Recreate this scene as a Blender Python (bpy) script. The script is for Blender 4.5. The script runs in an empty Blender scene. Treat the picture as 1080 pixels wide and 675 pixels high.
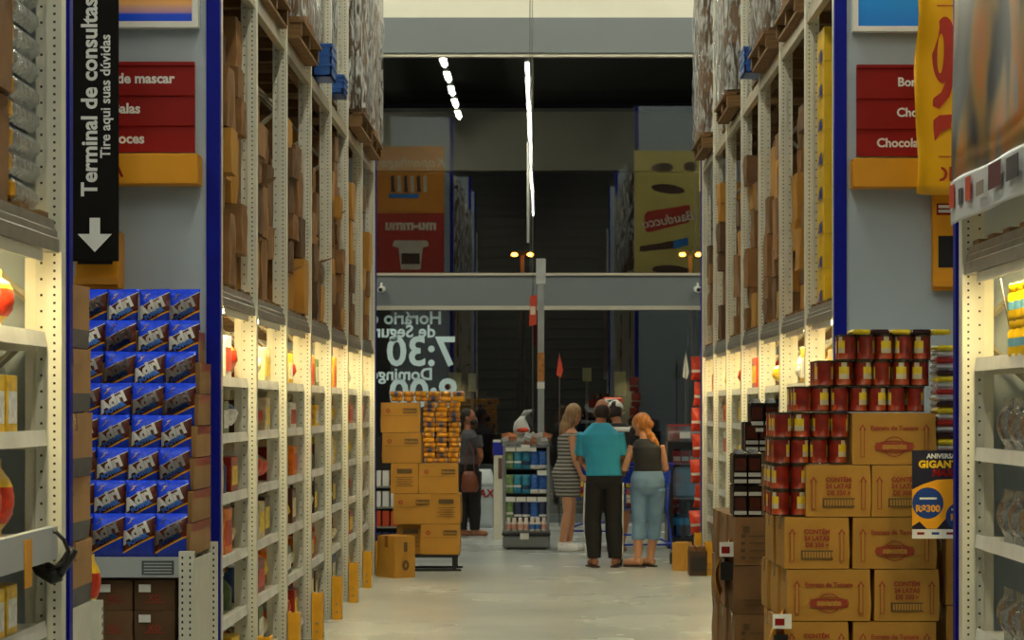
import bpy, bmesh, math, random
from mathutils import Vector, Matrix, noise

random.seed(7)
SC = bpy.context.scene
COL = SC.collection
PI = math.pi

# ------------------------------------------------------------------ camera
F, H = 2400.0, 1.625            # focal length in pixels of a 1080x675 frame, eye height
VPX, VPY = 570.0, 430.0         # vanishing point of the aisle
cam_d = bpy.data.cameras.new('camera')
cam_d.sensor_width = 36.0
cam_d.lens = F / 1080.0 * 36.0
cam_d.shift_x = -(VPX - 540.0) / 1080.0
cam_d.shift_y = (VPY - 337.5) / 1080.0
cam_d.clip_end = 400
cam_d.dof.use_dof = True
cam_d.dof.focus_distance = 11.5
cam_d.dof.aperture_fstop = 9.0
cam = bpy.data.objects.new('camera', cam_d)
cam.location = (0, 0, H)
cam.rotation_euler = (PI / 2, 0, 0)
COL.objects.link(cam)
SC.camera = cam

# ------------------------------------------------------------------ world, exposure
world = bpy.data.worlds.new('night')
SC.world = world
world.use_nodes = True
world.node_tree.nodes['Background'].inputs[0].default_value = (0.010, 0.010, 0.012, 1)
world.node_tree.nodes['Background'].inputs[1].default_value = 0.15
SC.view_settings.view_transform = 'Standard'
SC.view_settings.look = 'None'
SC.view_settings.gamma = 1
SC.view_settings.use_curve_mapping = False
SC.view_settings.exposure = 0.25
LAMP_STRENGTH = 112.0             # ceiling tubes
SHELF_LIGHT = 175.0               # tubes under the lower beams


def Pt(px, py, d):
    return Vector(((px - VPX) * d / F, d, H - (py - VPY) * d / F))


def Xp(px, d):
    return (px - VPX) * d / F


def Zp(py, d):
    return H - (py - VPY) * d / F


def lin(c):
    out = []
    for v in c:
        v /= 255.0
        out.append(v / 12.92 if v <= 0.04045 else ((v + 0.055) / 1.055) ** 2.4)
    return (out[0], out[1], out[2], 1.0)


# ------------------------------------------------------------------ materials
MATS = {}


def mat(name, rgb, rough=0.5, metal=0.0, var=0.12, scale=6.0, bump=0.0, bscale=40.0, rand=0.0,
        emit=None, stretch=None, spec=0.5, coat=0.0):
    if name in MATS:
        return MATS[name]
    m = bpy.data.materials.new(name)
    m.use_nodes = True
    nt = m.node_tree
    b = nt.nodes['Principled BSDF']
    b.inputs['Roughness'].default_value = rough
    b.inputs['Metallic'].default_value = metal
    b.inputs['Specular IOR Level'].default_value = spec
    if coat:
        b.inputs['Coat Weight'].default_value = coat
        b.inputs['Coat Roughness'].default_value = 0.08
    c = lin(rgb)
    tc = nt.nodes.new('ShaderNodeTexCoord')
    vec = tc.outputs['Object']
    if stretch:
        mp = nt.nodes.new('ShaderNodeMapping')
        mp.inputs['Scale'].default_value = stretch
        nt.links.new(vec, mp.inputs['Vector'])
        vec = mp.outputs['Vector']
    n = nt.nodes.new('ShaderNodeTexNoise')
    n.inputs['Scale'].default_value = scale
    n.inputs['Detail'].default_value = 4.0
    nt.links.new(vec, n.inputs['Vector'])
    ramp = nt.nodes.new('ShaderNodeMapRange')
    ramp.inputs['From Min'].default_value = 0.3
    ramp.inputs['From Max'].default_value = 0.7
    ramp.inputs['To Min'].default_value = 1 - var
    ramp.inputs['To Max'].default_value = 1 + var
    nt.links.new(n.outputs['Fac'], ramp.inputs['Value'])
    val = ramp.outputs['Result']
    if rand:
        oi = nt.nodes.new('ShaderNodeObjectInfo')
        mr = nt.nodes.new('ShaderNodeMapRange')
        mr.inputs['To Min'].default_value = 1 - rand
        mr.inputs['To Max'].default_value = 1 + rand
        nt.links.new(oi.outputs['Random'], mr.inputs['Value'])
        mu = nt.nodes.new('ShaderNodeMath')
        mu.operation = 'MULTIPLY'
        nt.links.new(val, mu.inputs[0])
        nt.links.new(mr.outputs['Result'], mu.inputs[1])
        val = mu.outputs[0]
    mix = nt.nodes.new('ShaderNodeVectorMath')
    mix.operation = 'SCALE'
    mix.inputs[0].default_value = c[:3]
    nt.links.new(val, mix.inputs['Scale'])
    nt.links.new(mix.outputs[0], b.inputs['Base Color'])
    if bump:
        n2 = nt.nodes.new('ShaderNodeTexNoise')
        n2.inputs['Scale'].default_value = bscale
        n2.inputs['Detail'].default_value = 3
        nt.links.new(vec, n2.inputs['Vector'])
        bp = nt.nodes.new('ShaderNodeBump')
        bp.inputs['Strength'].default_value = bump
        bp.inputs['Distance'].default_value = 0.02
        nt.links.new(n2.outputs['Fac'], bp.inputs['Height'])
        nt.links.new(bp.outputs['Normal'], b.inputs['Normal'])
    if emit is not None:
        b.inputs['Emission Color'].default_value = lin(emit[0])
        b.inputs['Emission Strength'].default_value = emit[1]
    MATS[name] = m
    return m


def emitter(name, rgb, strength):
    m = bpy.data.materials.new(name)
    m.use_nodes = True
    nt = m.node_tree
    nt.nodes.remove(nt.nodes['Principled BSDF'])
    e = nt.nodes.new('ShaderNodeEmission')
    e.inputs[0].default_value = lin(rgb)
    e.inputs[1].default_value = strength
    nt.links.new(e.outputs[0], nt.nodes['Material Output'].inputs[0])
    MATS[name] = m
    return m


def see_through(name, tint, gloss_rough=0.0, fresnel=1.5, extra=0.0, bump=0.0, bscale=30.0, stretch=None):
    """thin clear sheet: transparent plus a fresnel-weighted gloss"""
    m = bpy.data.materials.new(name)
    m.use_nodes = True
    nt = m.node_tree
    nt.nodes.remove(nt.nodes['Principled BSDF'])
    t = nt.nodes.new('ShaderNodeBsdfTransparent')
    t.inputs[0].default_value = tint
    g = nt.nodes.new('ShaderNodeBsdfGlossy')
    g.inputs['Roughness'].default_value = gloss_rough
    g.inputs['Color'].default_value = (0.95, 0.97, 1, 1)
    fr = nt.nodes.new('ShaderNodeFresnel')
    fr.inputs[0].default_value = fresnel
    ad = nt.nodes.new('ShaderNodeMath')
    ad.operation = 'ADD'
    ad.use_clamp = True
    ad.inputs[1].default_value = extra
    nt.links.new(fr.outputs[0], ad.inputs[0])
    mx = nt.nodes.new('ShaderNodeMixShader')
    nt.links.new(ad.outputs[0], mx.inputs[0])
    nt.links.new(t.outputs[0], mx.inputs[1])
    nt.links.new(g.outputs[0], mx.inputs[2])
    if bump:
        tc = nt.nodes.new('ShaderNodeTexCoord')
        mp = nt.nodes.new('ShaderNodeMapping')
        mp.inputs['Scale'].default_value = stretch or (1, 1, 1)
        nt.links.new(tc.outputs['Object'], mp.inputs[0])
        n2 = nt.nodes.new('ShaderNodeTexNoise')
        n2.inputs['Scale'].default_value = bscale
        n2.inputs['Detail'].default_value = 4
        nt.links.new(mp.outputs[0], n2.inputs['Vector'])
        bp = nt.nodes.new('ShaderNodeBump')
        bp.inputs['Strength'].default_value = bump
        bp.inputs['Distance'].default_value = 0.05
        nt.links.new(n2.outputs['Fac'], bp.inputs['Height'])
        nt.links.new(bp.outputs[0], g.inputs['Normal'])
        nt.links.new(bp.outputs[0], fr.inputs['Normal'])
    nt.links.new(mx.outputs[0], nt.nodes['Material Output'].inputs[0])
    MATS[name] = m
    return m


CREAM = mat('cream_paint', (230, 225, 206), 0.45, var=0.05, scale=9)
UPRIGHT = mat('upright_paint', (216, 215, 200), 0.45, var=0.06, scale=9)
HOLE = mat('hole_shadow', (38, 32, 26), 0.9, var=0.0)
STEEL = mat('beam_steel', (150, 149, 142), 0.4, 0.55, var=0.15, scale=12)
STEEL_LIGHT = mat('beam_paint', (168, 160, 138), 0.5, 0.1, var=0.1)
BLUE = mat('rack_blue', (2, 18, 140), 0.5, var=0.06, spec=0.2)
GREY_PANEL = mat('grey_panel', (170, 183, 194), 0.55, var=0.03, scale=2)
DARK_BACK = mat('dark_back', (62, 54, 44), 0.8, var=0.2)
YELLOW_GUARD = mat('guard_yellow', (222, 160, 18), 0.5, var=0.1)
KRAFT = mat('kraft', (126, 90, 50), 0.8, var=0.22, scale=5, bump=0.08, bscale=30, rand=0.22)
KRAFT_B = mat('kraft_ochre', (174, 126, 42), 0.7, var=0.07, scale=4, bump=0.05, bscale=25, rand=0.08)
KRAFT_D = mat('kraft_dark', (98, 70, 42), 0.8, var=0.15, scale=6, rand=0.2)
KRAFT_M = mat('kraft_mid', (158, 118, 68), 0.75, var=0.12, scale=5, bump=0.06, bscale=30, rand=0.1)
TAPE = mat('packing_tape', (132, 90, 44), 0.25, var=0.1)
TAPE_RED = mat('red_tape', (150, 62, 34), 0.4, var=0.1)
WOOD = mat('pallet_wood', (118, 88, 52), 0.8, var=0.25, scale=10, stretch=(1, 1, 6), rand=0.15)
RED = mat('board_red', (140, 18, 11), 0.5, var=0.05, spec=0.25)
RED_DARK = mat('carton_ink_red', (150, 52, 28), 0.7, var=0.1)
INK = mat('carton_ink_dark', (88, 68, 34), 0.7, var=0.1)
YELLOW = mat('board_yellow', (222, 152, 10), 0.45, var=0.04)
BLACK = mat('black_plastic', (16, 15, 14), 0.4, var=0.1)
BLACK_MATT = mat('black_board', (15, 14, 13), 0.7, var=0.05, spec=0.15)
WHITE = mat('white_print', (232, 232, 226), 0.5, var=0.03)
LABEL_GREY = mat('label_grey', (172, 178, 182), 0.4, var=0.05)
SILVER = mat('silver_foil', (170, 175, 180), 0.22, 0.7, var=0.3, scale=14, bump=0.6, bscale=24)
GLASS = see_through('window_glass', (0.93, 0.96, 0.95, 1), 0.0, 1.5, 0.04)


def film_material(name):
    """clear stretch film: crease whitening plus highlights painted in as white streaks"""
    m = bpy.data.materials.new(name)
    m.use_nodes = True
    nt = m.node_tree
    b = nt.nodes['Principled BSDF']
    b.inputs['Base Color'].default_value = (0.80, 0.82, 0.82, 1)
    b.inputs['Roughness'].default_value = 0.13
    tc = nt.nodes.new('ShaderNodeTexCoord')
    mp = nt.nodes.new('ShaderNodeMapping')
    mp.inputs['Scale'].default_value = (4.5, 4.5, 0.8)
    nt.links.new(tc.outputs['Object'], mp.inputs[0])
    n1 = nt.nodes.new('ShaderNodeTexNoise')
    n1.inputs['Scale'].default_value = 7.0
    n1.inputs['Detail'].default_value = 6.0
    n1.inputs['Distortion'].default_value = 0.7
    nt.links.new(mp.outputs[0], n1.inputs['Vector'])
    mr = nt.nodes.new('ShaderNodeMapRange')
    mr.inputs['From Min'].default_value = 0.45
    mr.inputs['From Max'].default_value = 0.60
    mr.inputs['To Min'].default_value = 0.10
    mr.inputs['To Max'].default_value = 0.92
    nt.links.new(n1.outputs['Fac'], mr.inputs['Value'])  # mask for the whitened creases and the painted highlights
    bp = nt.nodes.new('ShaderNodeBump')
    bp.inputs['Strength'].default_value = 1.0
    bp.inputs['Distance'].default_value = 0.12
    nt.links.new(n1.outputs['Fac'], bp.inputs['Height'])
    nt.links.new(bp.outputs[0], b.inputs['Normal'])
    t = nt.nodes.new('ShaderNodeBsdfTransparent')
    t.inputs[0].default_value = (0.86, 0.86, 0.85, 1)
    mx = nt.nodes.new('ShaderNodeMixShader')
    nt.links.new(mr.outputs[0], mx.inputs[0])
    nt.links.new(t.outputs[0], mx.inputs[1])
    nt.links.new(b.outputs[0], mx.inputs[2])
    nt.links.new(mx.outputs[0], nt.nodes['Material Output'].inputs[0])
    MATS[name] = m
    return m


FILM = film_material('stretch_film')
CLEAR_BAG = see_through('clear_bag', (0.78, 0.80, 0.82, 1), 0.15, 1.5, 0.2, bump=0.9, bscale=18.0)


# ------------------------------------------------------------------ mesh helpers
class MB:
    def __init__(self):
        self.v, self.f, self.m, self.s = [], [], [], []

    def add(self, vs, fs, mi=0, smooth=False):
        o = len(self.v)
        self.v += [tuple(x) for x in vs]
        for f in fs:
            self.f.append(tuple(i + o for i in f))
            self.m.append(mi)
            self.s.append(smooth)
        return self

    def box(self, x0, x1, y0, y1, z0, z1, mi=0, M=None):
        vs = [Vector((x, y, z)) for z in (z0, z1) for y in (y0, y1) for x in (x0, x1)]
        if M is not None:
            vs = [M @ v for v in vs]
        return self.add(vs, [(0, 2, 3, 1), (4, 5, 7, 6), (0, 1, 5, 4), (2, 6, 7, 3), (0, 4, 6, 2), (1, 3, 7, 5)], mi)

    def cham(self, x0, x1, y0, y1, z0, z1, b=0.004, mi=0):
        """box with chamfered vertical and horizontal edges"""
        bm = bmesh.new()
        bmesh.ops.create_cube(bm, size=1)
        for v in bm.verts:
            v.co = Vector(((x0 + x1) / 2 + v.co.x * (x1 - x0), (y0 + y1) / 2 + v.co.y * (y1 - y0), (z0 + z1) / 2 + v.co.z * (z1 - z0)))
        bmesh.ops.bevel(bm, geom=bm.edges[:], offset=b, segments=1, affect='EDGES', profile=0.5)
        bm.verts.index_update()
        self.add([v.co for v in bm.verts], [[v.index for v in f.verts] for f in bm.faces], mi)
        bm.free()
        return self

    def tube(self, pts, r, n=8, mi=0, caps=True, smooth=True, sx=1.0):
        pts = [Vector(p) for p in pts]
        k = len(pts)
        rs = r if isinstance(r, (list, tuple)) else [r] * k
        vs, fs = [], []
        prev = None
        for i, p in enumerate(pts):
            t = (pts[min(i + 1, k - 1)] - pts[max(i - 1, 0)])
            t = t.normalized() if t.length > 1e-9 else Vector((0, 0, 1))
            if prev is None:
                a = Vector((1, 0, 0)) if abs(t.x) < 0.9 else Vector((0, 1, 0))
                u = (a - t * a.dot(t)).normalized()
            else:
                u = (prev - t * prev.dot(t))
                u = u.normalized() if u.length > 1e-6 else prev
            prev = u
            w = t.cross(u)
            for j in range(n):
                an = 2 * PI * j / n
                vs.append(p + (u * math.cos(an) * sx + w * math.sin(an)) * rs[i])
        for i in range(k - 1):
            for j in range(n):
                a, b2 = i * n + j, i * n + (j + 1) % n
                fs.append((a, b2, b2 + n, a + n))
        if caps:
            fs.append(tuple(reversed(range(n))))
            fs.append(tuple(range((k - 1) * n, k * n)))
        return self.add(vs, fs, mi, smooth)

    def loft(self, rings, n=20, mi=0, ang=0.0, power=2.0):
        """rings: (x, y, z, rx, ry) horizontal ellipses, joined and capped"""
        vs, fs = [], []
        ca, sa = math.cos(ang), math.sin(ang)
        for (x, y, z, rx, ry) in rings:
            for j in range(n):
                t = 2 * PI * j / n
                c, s = math.cos(t), math.sin(t)
                e = 2.0 / power
                lx = rx * math.copysign(abs(c) ** e, c)
                ly = ry * math.copysign(abs(s) ** e, s)
                vs.append((x + lx * ca - ly * sa, y + lx * sa + ly * ca, z))
        k = len(rings)
        for i in range(k - 1):
            for j in range(n):
                a, b = i * n + j, i * n + (j + 1) % n
                fs.append((a, b, b + n, a + n))
        fs.append(tuple(reversed(range(n))))
        fs.append(tuple(range((k - 1) * n, k * n)))
        return self.add(vs, fs, mi, True)

    def lathe(self, prof, n=16, c=(0, 0, 0), mi=0, smooth=True):
        vs, fs = [], []
        for (r, z) in prof:
            for j in range(n):
                a = 2 * PI * j / n
                vs.append((c[0] + r * math.cos(a), c[1] + r * math.sin(a), c[2] + z))
        for i in range(len(prof) - 1):
            for j in range(n):
                a, b = i * n + j, i * n + (j + 1) % n
                fs.append((a, b, b + n, a + n))
        fs.append(tuple(reversed(range(n))))
        fs.append(tuple(range((len(prof) - 1) * n, len(prof) * n)))
        return self.add(vs, fs, mi, smooth)

    def ball(self, c, r, M=None, seg=16, rings=10, mi=0):
        rx, ry, rz = (r, r, r) if not isinstance(r, (tuple, list)) else r
        vs, fs = [], []
        for i in range(1, rings):
            th = PI * i / rings
            for j in range(seg):
                ph = 2 * PI * j / seg
                p = Vector((rx * math.sin(th) * math.cos(ph), ry * math.sin(th) * math.sin(ph), rz * math.cos(th)))
                vs.append((M @ p if M is not None else p) + Vector(c))
        top = len(vs)
        for s in (1, -1):
            p = Vector((0, 0, rz * s))
            vs.append((M @ p if M is not None else p) + Vector(c))
        for i in range(rings - 2):
            for j in range(seg):
                a, b = i * seg + j, i * seg + (j + 1) % seg
                fs.append((a, a + seg, b + seg, b))
        for j in range(seg):
            fs.append((top, j, (j + 1) % seg))
            a = (rings - 2) * seg
            fs.append((top + 1, a + (j + 1) % seg, a + j))
        return self.add(vs, fs, mi, True)

    def prism(self, poly, a0, a1, axis='y', mi=0):
        """extrude a 2D polygon: axis y -> poly in (x,z); axis z -> (x,y); axis x -> (y,z)"""
        n = len(poly)

        def q(p, a):
            return {'y': (p[0], a, p[1]), 'z': (p[0], p[1], a), 'x': (a, p[0], p[1])}[axis]
        vs = [q(p, a0) for p in poly] + [q(p, a1) for p in poly]
        fs = [tuple(range(n)), tuple(reversed(range(n, 2 * n)))]
        for i in range(n):
            j = (i + 1) % n
            fs.append((i, i + n, j + n, j))
        return self.add(vs, fs, mi)

    def mesh(self, name, *mats):
        me = bpy.data.meshes.new(name)
        me.from_pydata(self.v, [], self.f)
        for m in mats:
            me.materials.append(m)
        me.polygons.foreach_set('material_index', [min(i, len(mats) - 1) for i in self.m])
        me.polygons.foreach_set('use_smooth', self.s)
        me.update()
        bm = bmesh.new()
        bm.from_mesh(me)
        bmesh.ops.recalc_face_normals(bm, faces=bm.faces[:])
        bm.to_mesh(me)
        bm.free()
        return me


def link(name, me, parent=None, loc=(0, 0, 0), rot=(0, 0, 0), scale=None):
    o = bpy.data.objects.new(name, me)
    COL.objects.link(o)
    o.location = loc
    o.rotation_euler = rot
    if scale is not None:
        o.scale = scale
    if parent is not None:
        o.parent = parent
    return o


def part(name, mb, parent, *mats, loc=(0, 0, 0), rot=(0, 0, 0), label=None):
    o = link(name, mb if isinstance(mb, bpy.types.Mesh) else mb.mesh(name, *mats), parent, loc, rot)
    if label:
        o['label'] = label
    return o


def tag(o, label, cat, group=None):
    o['label'] = label
    o['category'] = cat
    if group:
        o['group'] = group
    return o


def thing(name, label, cat, loc=(0, 0, 0), rz=0.0, group=None):
    o = bpy.data.objects.new(name, None)
    COL.objects.link(o)
    o.empty_display_size = 0.1
    o.location = loc
    o.rotation_euler = (0, 0, rz)
    return tag(o, label, cat, group)


def dup(root, loc, rz=None, label=None, group=None):
    r = root.copy()
    COL.objects.link(r)
    r.location = loc
    if rz is not None:
        r.rotation_euler = (0, 0, rz)
    if label:
        r['label'] = label
    if group:
        r['group'] = group
    for ch in root.children:
        c = ch.copy()
        COL.objects.link(c)
        c.parent = r
        for g in ch.children:
            d = g.copy()
            COL.objects.link(d)
            d.parent = c
    return r


def struct(name, mb, *mats, parent=None):
    o = link(name, mb.mesh(name, *mats), parent)
    if parent is None:
        o['kind'] = 'structure'
    return o


ORD = ['first', 'second', 'third', 'fourth', 'fifth', 'sixth', 'seventh', 'eighth', 'ninth', 'tenth']
_TXT = {}


def text_mesh(s, size, m, align='LEFT', bold=0.0, res=3, shear=0.0, space=1.0, extrude=0.0006):
    key = (s, size, m.name, align, bold, shear, space)
    if key in _TXT:
        return _TXT[key]
    cu = bpy.data.curves.new('lettering', 'FONT')
    cu.body = s
    cu.size = size
    cu.align_x = align
    cu.offset = bold
    cu.resolution_u = res
    cu.shear = shear
    cu.space_character = space
    cu.extrude = extrude
    ob = bpy.data.objects.new('lettering', cu)
    COL.objects.link(ob)
    dg = bpy.context.evaluated_depsgraph_get()
    dg.update()
    me = bpy.data.meshes.new_from_object(ob.evaluated_get(dg))
    bpy.data.objects.remove(ob)
    bpy.data.curves.remove(cu)
    me.materials.clear()
    me.materials.append(m)
    _TXT[key] = me
    return me


FRONT = (PI / 2, 0, 0)          # text faces the camera
BACK = (PI / 2, 0, PI)          # text faces away (read from outside)
TO_RIGHT = (PI / 2, 0, PI / 2)  # faces +x
TO_LEFT = (PI / 2, 0, -PI / 2)  # faces -x


def letter(parent, s, size, m, loc, rot=FRONT, align='LEFT', **k):
    o = link('lettering', text_mesh(s, size, m, align, **k), parent, loc, rot)
    o['kind'] = 'stuff'
    return o


def fuse(mb, voxel, smooth=4):
    """weld overlapping closed shapes into one continuous skin"""
    me = mb.mesh('fuse')
    ob = bpy.data.objects.new('fuse', me)
    COL.objects.link(ob)
    md = ob.modifiers.new('r', 'REMESH')
    md.mode = 'VOXEL'
    md.voxel_size = voxel
    md.use_smooth_shade = True
    if smooth:
        sm = ob.modifiers.new('s', 'SMOOTH')
        sm.iterations = smooth
        sm.factor = 0.5
    dg = bpy.context.evaluated_depsgraph_get()
    dg.update()
    out = bpy.data.meshes.new_from_object(ob.evaluated_get(dg))
    bpy.data.objects.remove(ob)
    bpy.data.meshes.remove(me)
    return out


def carton_mesh(name, w, d, h, body, tape, jitter=0.006, seed=0, band=None, tapew=0.03, flap=False):
    """closed carton, base centre at the origin; w along x, d along y; tape runs along x over the top and down the ends"""
    rnd = random.Random(seed)
    xs = [-w / 2, -w / 4, 0, w / 4, w / 2]
    ys = [-d / 2, -tapew, tapew, d / 2]
    zs = [0, h * 0.3, h * 0.72, h]
    bm = bmesh.new()
    idx = {}

    def vert(i, j, k):
        if (i, j, k) not in idx:
            x, y, z = xs[i], ys[j], zs[k]
            mid = (1 - abs(x) / (w / 2)) * 0.5 + (1 - abs(z - h / 2) / (h / 2)) * 0.5
            bulge = 0.005 * mid
            if j in (0, 3):
                y += math.copysign(bulge, y)
            if i in (0, 4):
                x += math.copysign(bulge * 0.8, x)
            if k == 3 and 0 < i < 4:
                z += 0.004
            x += rnd.uniform(-jitter, jitter)
            y += rnd.uniform(-jitter, jitter) * (0.3 if j in (1, 2) else 1)
            if k:
                z += rnd.uniform(-jitter, jitter) * 0.6
            z = min(max(z, 0.0), h)
            idx[(i, j, k)] = bm.verts.new((x, y, z))
        return idx[(i, j, k)]
    ni, nj, nk = len(xs) - 1, len(ys) - 1, len(zs) - 1

    def face(vs, mi):
        f = bm.faces.new(vs)
        f.material_index = mi
    for i in range(ni):
        for j in range(nj):
            face([vert(i, j, 0), vert(i, j + 1, 0), vert(i + 1, j + 1, 0), vert(i + 1, j, 0)], 0)
            face([vert(i, j, nk), vert(i + 1, j, nk), vert(i + 1, j + 1, nk), vert(i, j + 1, nk)], 1 if j == 1 else 0)
    for i in range(ni):
        for k in range(nk):
            mi = 2 if (band and k == 0) else 0
            face([vert(i, 0, k), vert(i + 1, 0, k), vert(i + 1, 0, k + 1), vert(i, 0, k + 1)], mi)
            face([vert(i, nj, k), vert(i, nj, k + 1), vert(i + 1, nj, k + 1), vert(i + 1, nj, k)], mi)
    for j in range(nj):
        for k in range(nk):
            mi = 2 if (band and k == 0) else (1 if (j == 1 and k == 2) else 0)
            face([vert(0, j, k), vert(0, j, k + 1), vert(0, j + 1, k + 1), vert(0, j + 1, k)], mi)
            face([vert(ni, j, k), vert(ni, j + 1, k), vert(ni, j + 1, k + 1), vert(ni, j, k + 1)], mi)
    me = bpy.data.meshes.new(name)
    bm.to_mesh(me)
    bm.free()
    me.materials.append(body)
    me.materials.append(tape)
    if band:
        me.materials.append(band)
    return me


def bag_mesh(name, w, t, h, *mats, n=8, crimp=0.03, seed=0, rows=None):
    """pillow bag standing up, base centre at origin, face towards -y; material rows by height fraction"""
    rnd = random.Random(seed)
    mb = MB()
    nz = 9
    vs = []
    for side in (-1, 1):
        for k in range(nz + 1):
            fz = k / nz
            env = math.sin(PI * min(1, max(0, (fz * h - crimp) / (h - 2 * crimp)))) ** 0.5 if crimp < fz * h < h - crimp else 0.0
            for i in range(n + 1):
                fx = i / n * 2 - 1
                ex = max(0.0, 1 - abs(fx) ** 2.6) ** 0.7
                y = side * (t / 2) * env * ex + side * 0.0008
                wob = rnd.uniform(-1, 1) * 0.05 * t * env
                squeeze = 1 - 0.05 * env
                vs.append((fx * w / 2 * squeeze, y + side * wob, fz * h))
    fs, mi = [], []
    per = (nz + 1) * (n + 1)
    for s in (0, 1):
        for k in range(nz):
            for i in range(n):
                a = s * per + k * (n + 1) + i
                q = (a, a + 1, a + n + 2, a + n + 1)
                fs.append(q if s == 0 else tuple(reversed(q)))
                fz = (k + 0.5) / nz
                m_ = 0
                if rows:
                    for lim, mm in rows:
                        if fz < lim:
                            m_ = mm
                            break
                mi.append(m_)
    for k in range(nz):
        for i in (0, n):
            a = k * (n + 1) + i
            q = (a, a + n + 1, a + per + n + 1, a + per)
            fs.append(q if i == 0 else tuple(reversed(q)))
            mi.append(0)
    for k in (0, nz):
        for i in range(n):
            a = k * (n + 1) + i
            q = (a, a + per, a + per + 1, a + 1)
            fs.append(q if k == 0 else tuple(reversed(q)))
            mi.append(0)
    o = len(mb.v)
    mb.v += vs
    mb.f += fs
    mb.m += mi
    mb.s += [True] * len(fs)
    return mb.mesh(name, *mats)

# ================================================================== the setting
GY = 32.2                        # glass front of the store
FLOOR_M = mat('polished_concrete', (176, 182, 182), 0.2, var=0.10, scale=0.9)
_nt = FLOOR_M.node_tree
_b = _nt.nodes['Principled BSDF']
_n = _nt.nodes.new('ShaderNodeTexNoise')
_n.inputs['Scale'].default_value = 0.8
_n.inputs['Detail'].default_value = 3
_tc = _nt.nodes.new('ShaderNodeTexCoord')
_nt.links.new(_tc.outputs['Object'], _n.inputs['Vector'])
_mr = _nt.nodes.new('ShaderNodeMapRange')
_mr.inputs['From Min'].default_value = 0.3
_mr.inputs['From Max'].default_value = 0.7
_mr.inputs['To Min'].default_value = 0.21
_mr.inputs['To Max'].default_value = 0.30
_nt.links.new(_n.outputs['Fac'], _mr.inputs['Value'])
_nt.links.new(_mr.outputs['Result'], _b.inputs['Roughness'])

struct('floor', MB().box(-9, 9, -10, GY + 0.1, -0.1, 0), FLOOR_M)
WALL_W = mat('wall_white', (222, 220, 205), 0.7, var=0.03, scale=2)
WALL_D = mat('wall_dark', (96, 92, 84), 0.8, var=0.1, scale=2)
FASCIA = mat('fascia_grey', (98, 106, 110), 0.5, var=0.05, scale=1)
TRIM = mat('window_trim', (176, 172, 156), 0.5, 0.2, var=0.05)
CEIL = mat('ceiling_dark', (44, 42, 38), 0.8, var=0.1)
struct('ceiling', MB().box(-9, 9, -10, GY + 0.2, 12.0, 12.1), CEIL)
struct('wall_left', MB().box(-9.1, -9, -10, GY + 0.2, 0, 12), WALL_D)
struct('wall_right', MB().box(9, 9.1, -10, GY + 0.2, 0, 12), WALL_D)
# corrugated rear wall with a pale band under the roof
mb = MB()
poly = []
z = 0.0
while z < 9.3:
    poly += [(-10.0, z), (-10.0, z + 0.22), (-9.96, z + 0.25), (-9.96, z + 0.30)]
    z += 0.33
poly += [(-10.1, z), (-10.1, 0)]
mb.prism(poly, -9, 9, 'x')
struct('wall_back', mb, mat('wall_corrugated', (104, 100, 88), 0.6, var=0.08))
struct('trim_1', MB().box(-9, 9, -10.05, -9.85, 9.4, 11.4), WALL_W)
# front wall: white above, grey fascia, glass, grey transom, glass
zf = lambda py: Zp(py, GY)
struct('wall_front', MB().box(-9, 9, GY, GY + 0.2, zf(20), 12), WALL_W)
struct('trim_2', MB().box(-9, 9, GY - 0.12, GY + 0.15, zf(57), zf(20)), FASCIA)
struct('trim_3', MB().box(-9, 9, GY - 0.06, GY + 0.08, zf(60.5), zf(57)), TRIM)
struct('trim_4', MB().box(-9, 9, GY - 0.10, GY + 0.12, zf(323), zf(291)), FASCIA)
struct('trim_5', MB().box(-9, 9, GY - 0.13, GY + 0.10, zf(291), zf(288.5)), TRIM)
struct('trim_6', MB().box(-9, 9, GY - 0.13, GY + 0.10, zf(327), zf(323)), TRIM)
struct('trim_7', MB().box(-9, 9, GY - 0.05, GY + 0.10, 0, 0.12), FASCIA)
for wi, (z0, z1) in enumerate(((zf(288.5), zf(60.5)), (0.12, zf(327)))):
    w = thing('window_%d' % (wi + 1), 'x', 'x')
    del w['label'], w['category']
    w['kind'] = 'structure'
    pane_me = MB().box(-1.145, 1.145, -0.005, 0.005, 0, z1 - z0).mesh('pane', GLASS)
    seal_me = MB().box(-0.006, 0.006, -0.008, 0.008, 0, z1 - z0).mesh('seal', mat('seal', (70, 68, 60), 0.5))
    for k in range(-4, 4):
        cx = -0.11 + 2.3 * k + 1.15
        p_ = link('pane', pane_me, w, (cx, GY + 0.02, z0))
        link('joint', seal_me, p_, (-1.15, 0, 0))

# outside: pavement, canopy beam and lamps, street lamps
struct('ground_outside', MB().box(-60, 60, GY + 0.1, 140, -0.2, -0.02), mat('asphalt', (22, 21, 20), 0.8))
struct('trim_8', MB().box(-14, 14, 45, 45.4, Zp(180, 45), Zp(118, 45)), mat('canopy_beam', (92, 88, 78), 0.6, var=0.04))

LAMP_EM = emitter('lamp_tube', (252, 248, 222), LAMP_STRENGTH)
HOUSING = mat('lamp_housing', (210, 210, 205), 0.5)
hous_me = MB().prism([(-0.06, 0.0), (-0.035, 0.05), (0.035, 0.05), (0.06, 0.0)], -0.72, 0.72, 'y').mesh('housing', HOUSING)
tube_me = MB().tube([(0, -0.7, -0.025), (0, 0.7, -0.025)], 0.032, 8).mesh('tube', LAMP_EM)
rod_me = MB().tube([(0, -0.5, 0.05), (0, -0.5, 4.1)], 0.006, 5).mesh('rod', HOUSING)


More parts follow.
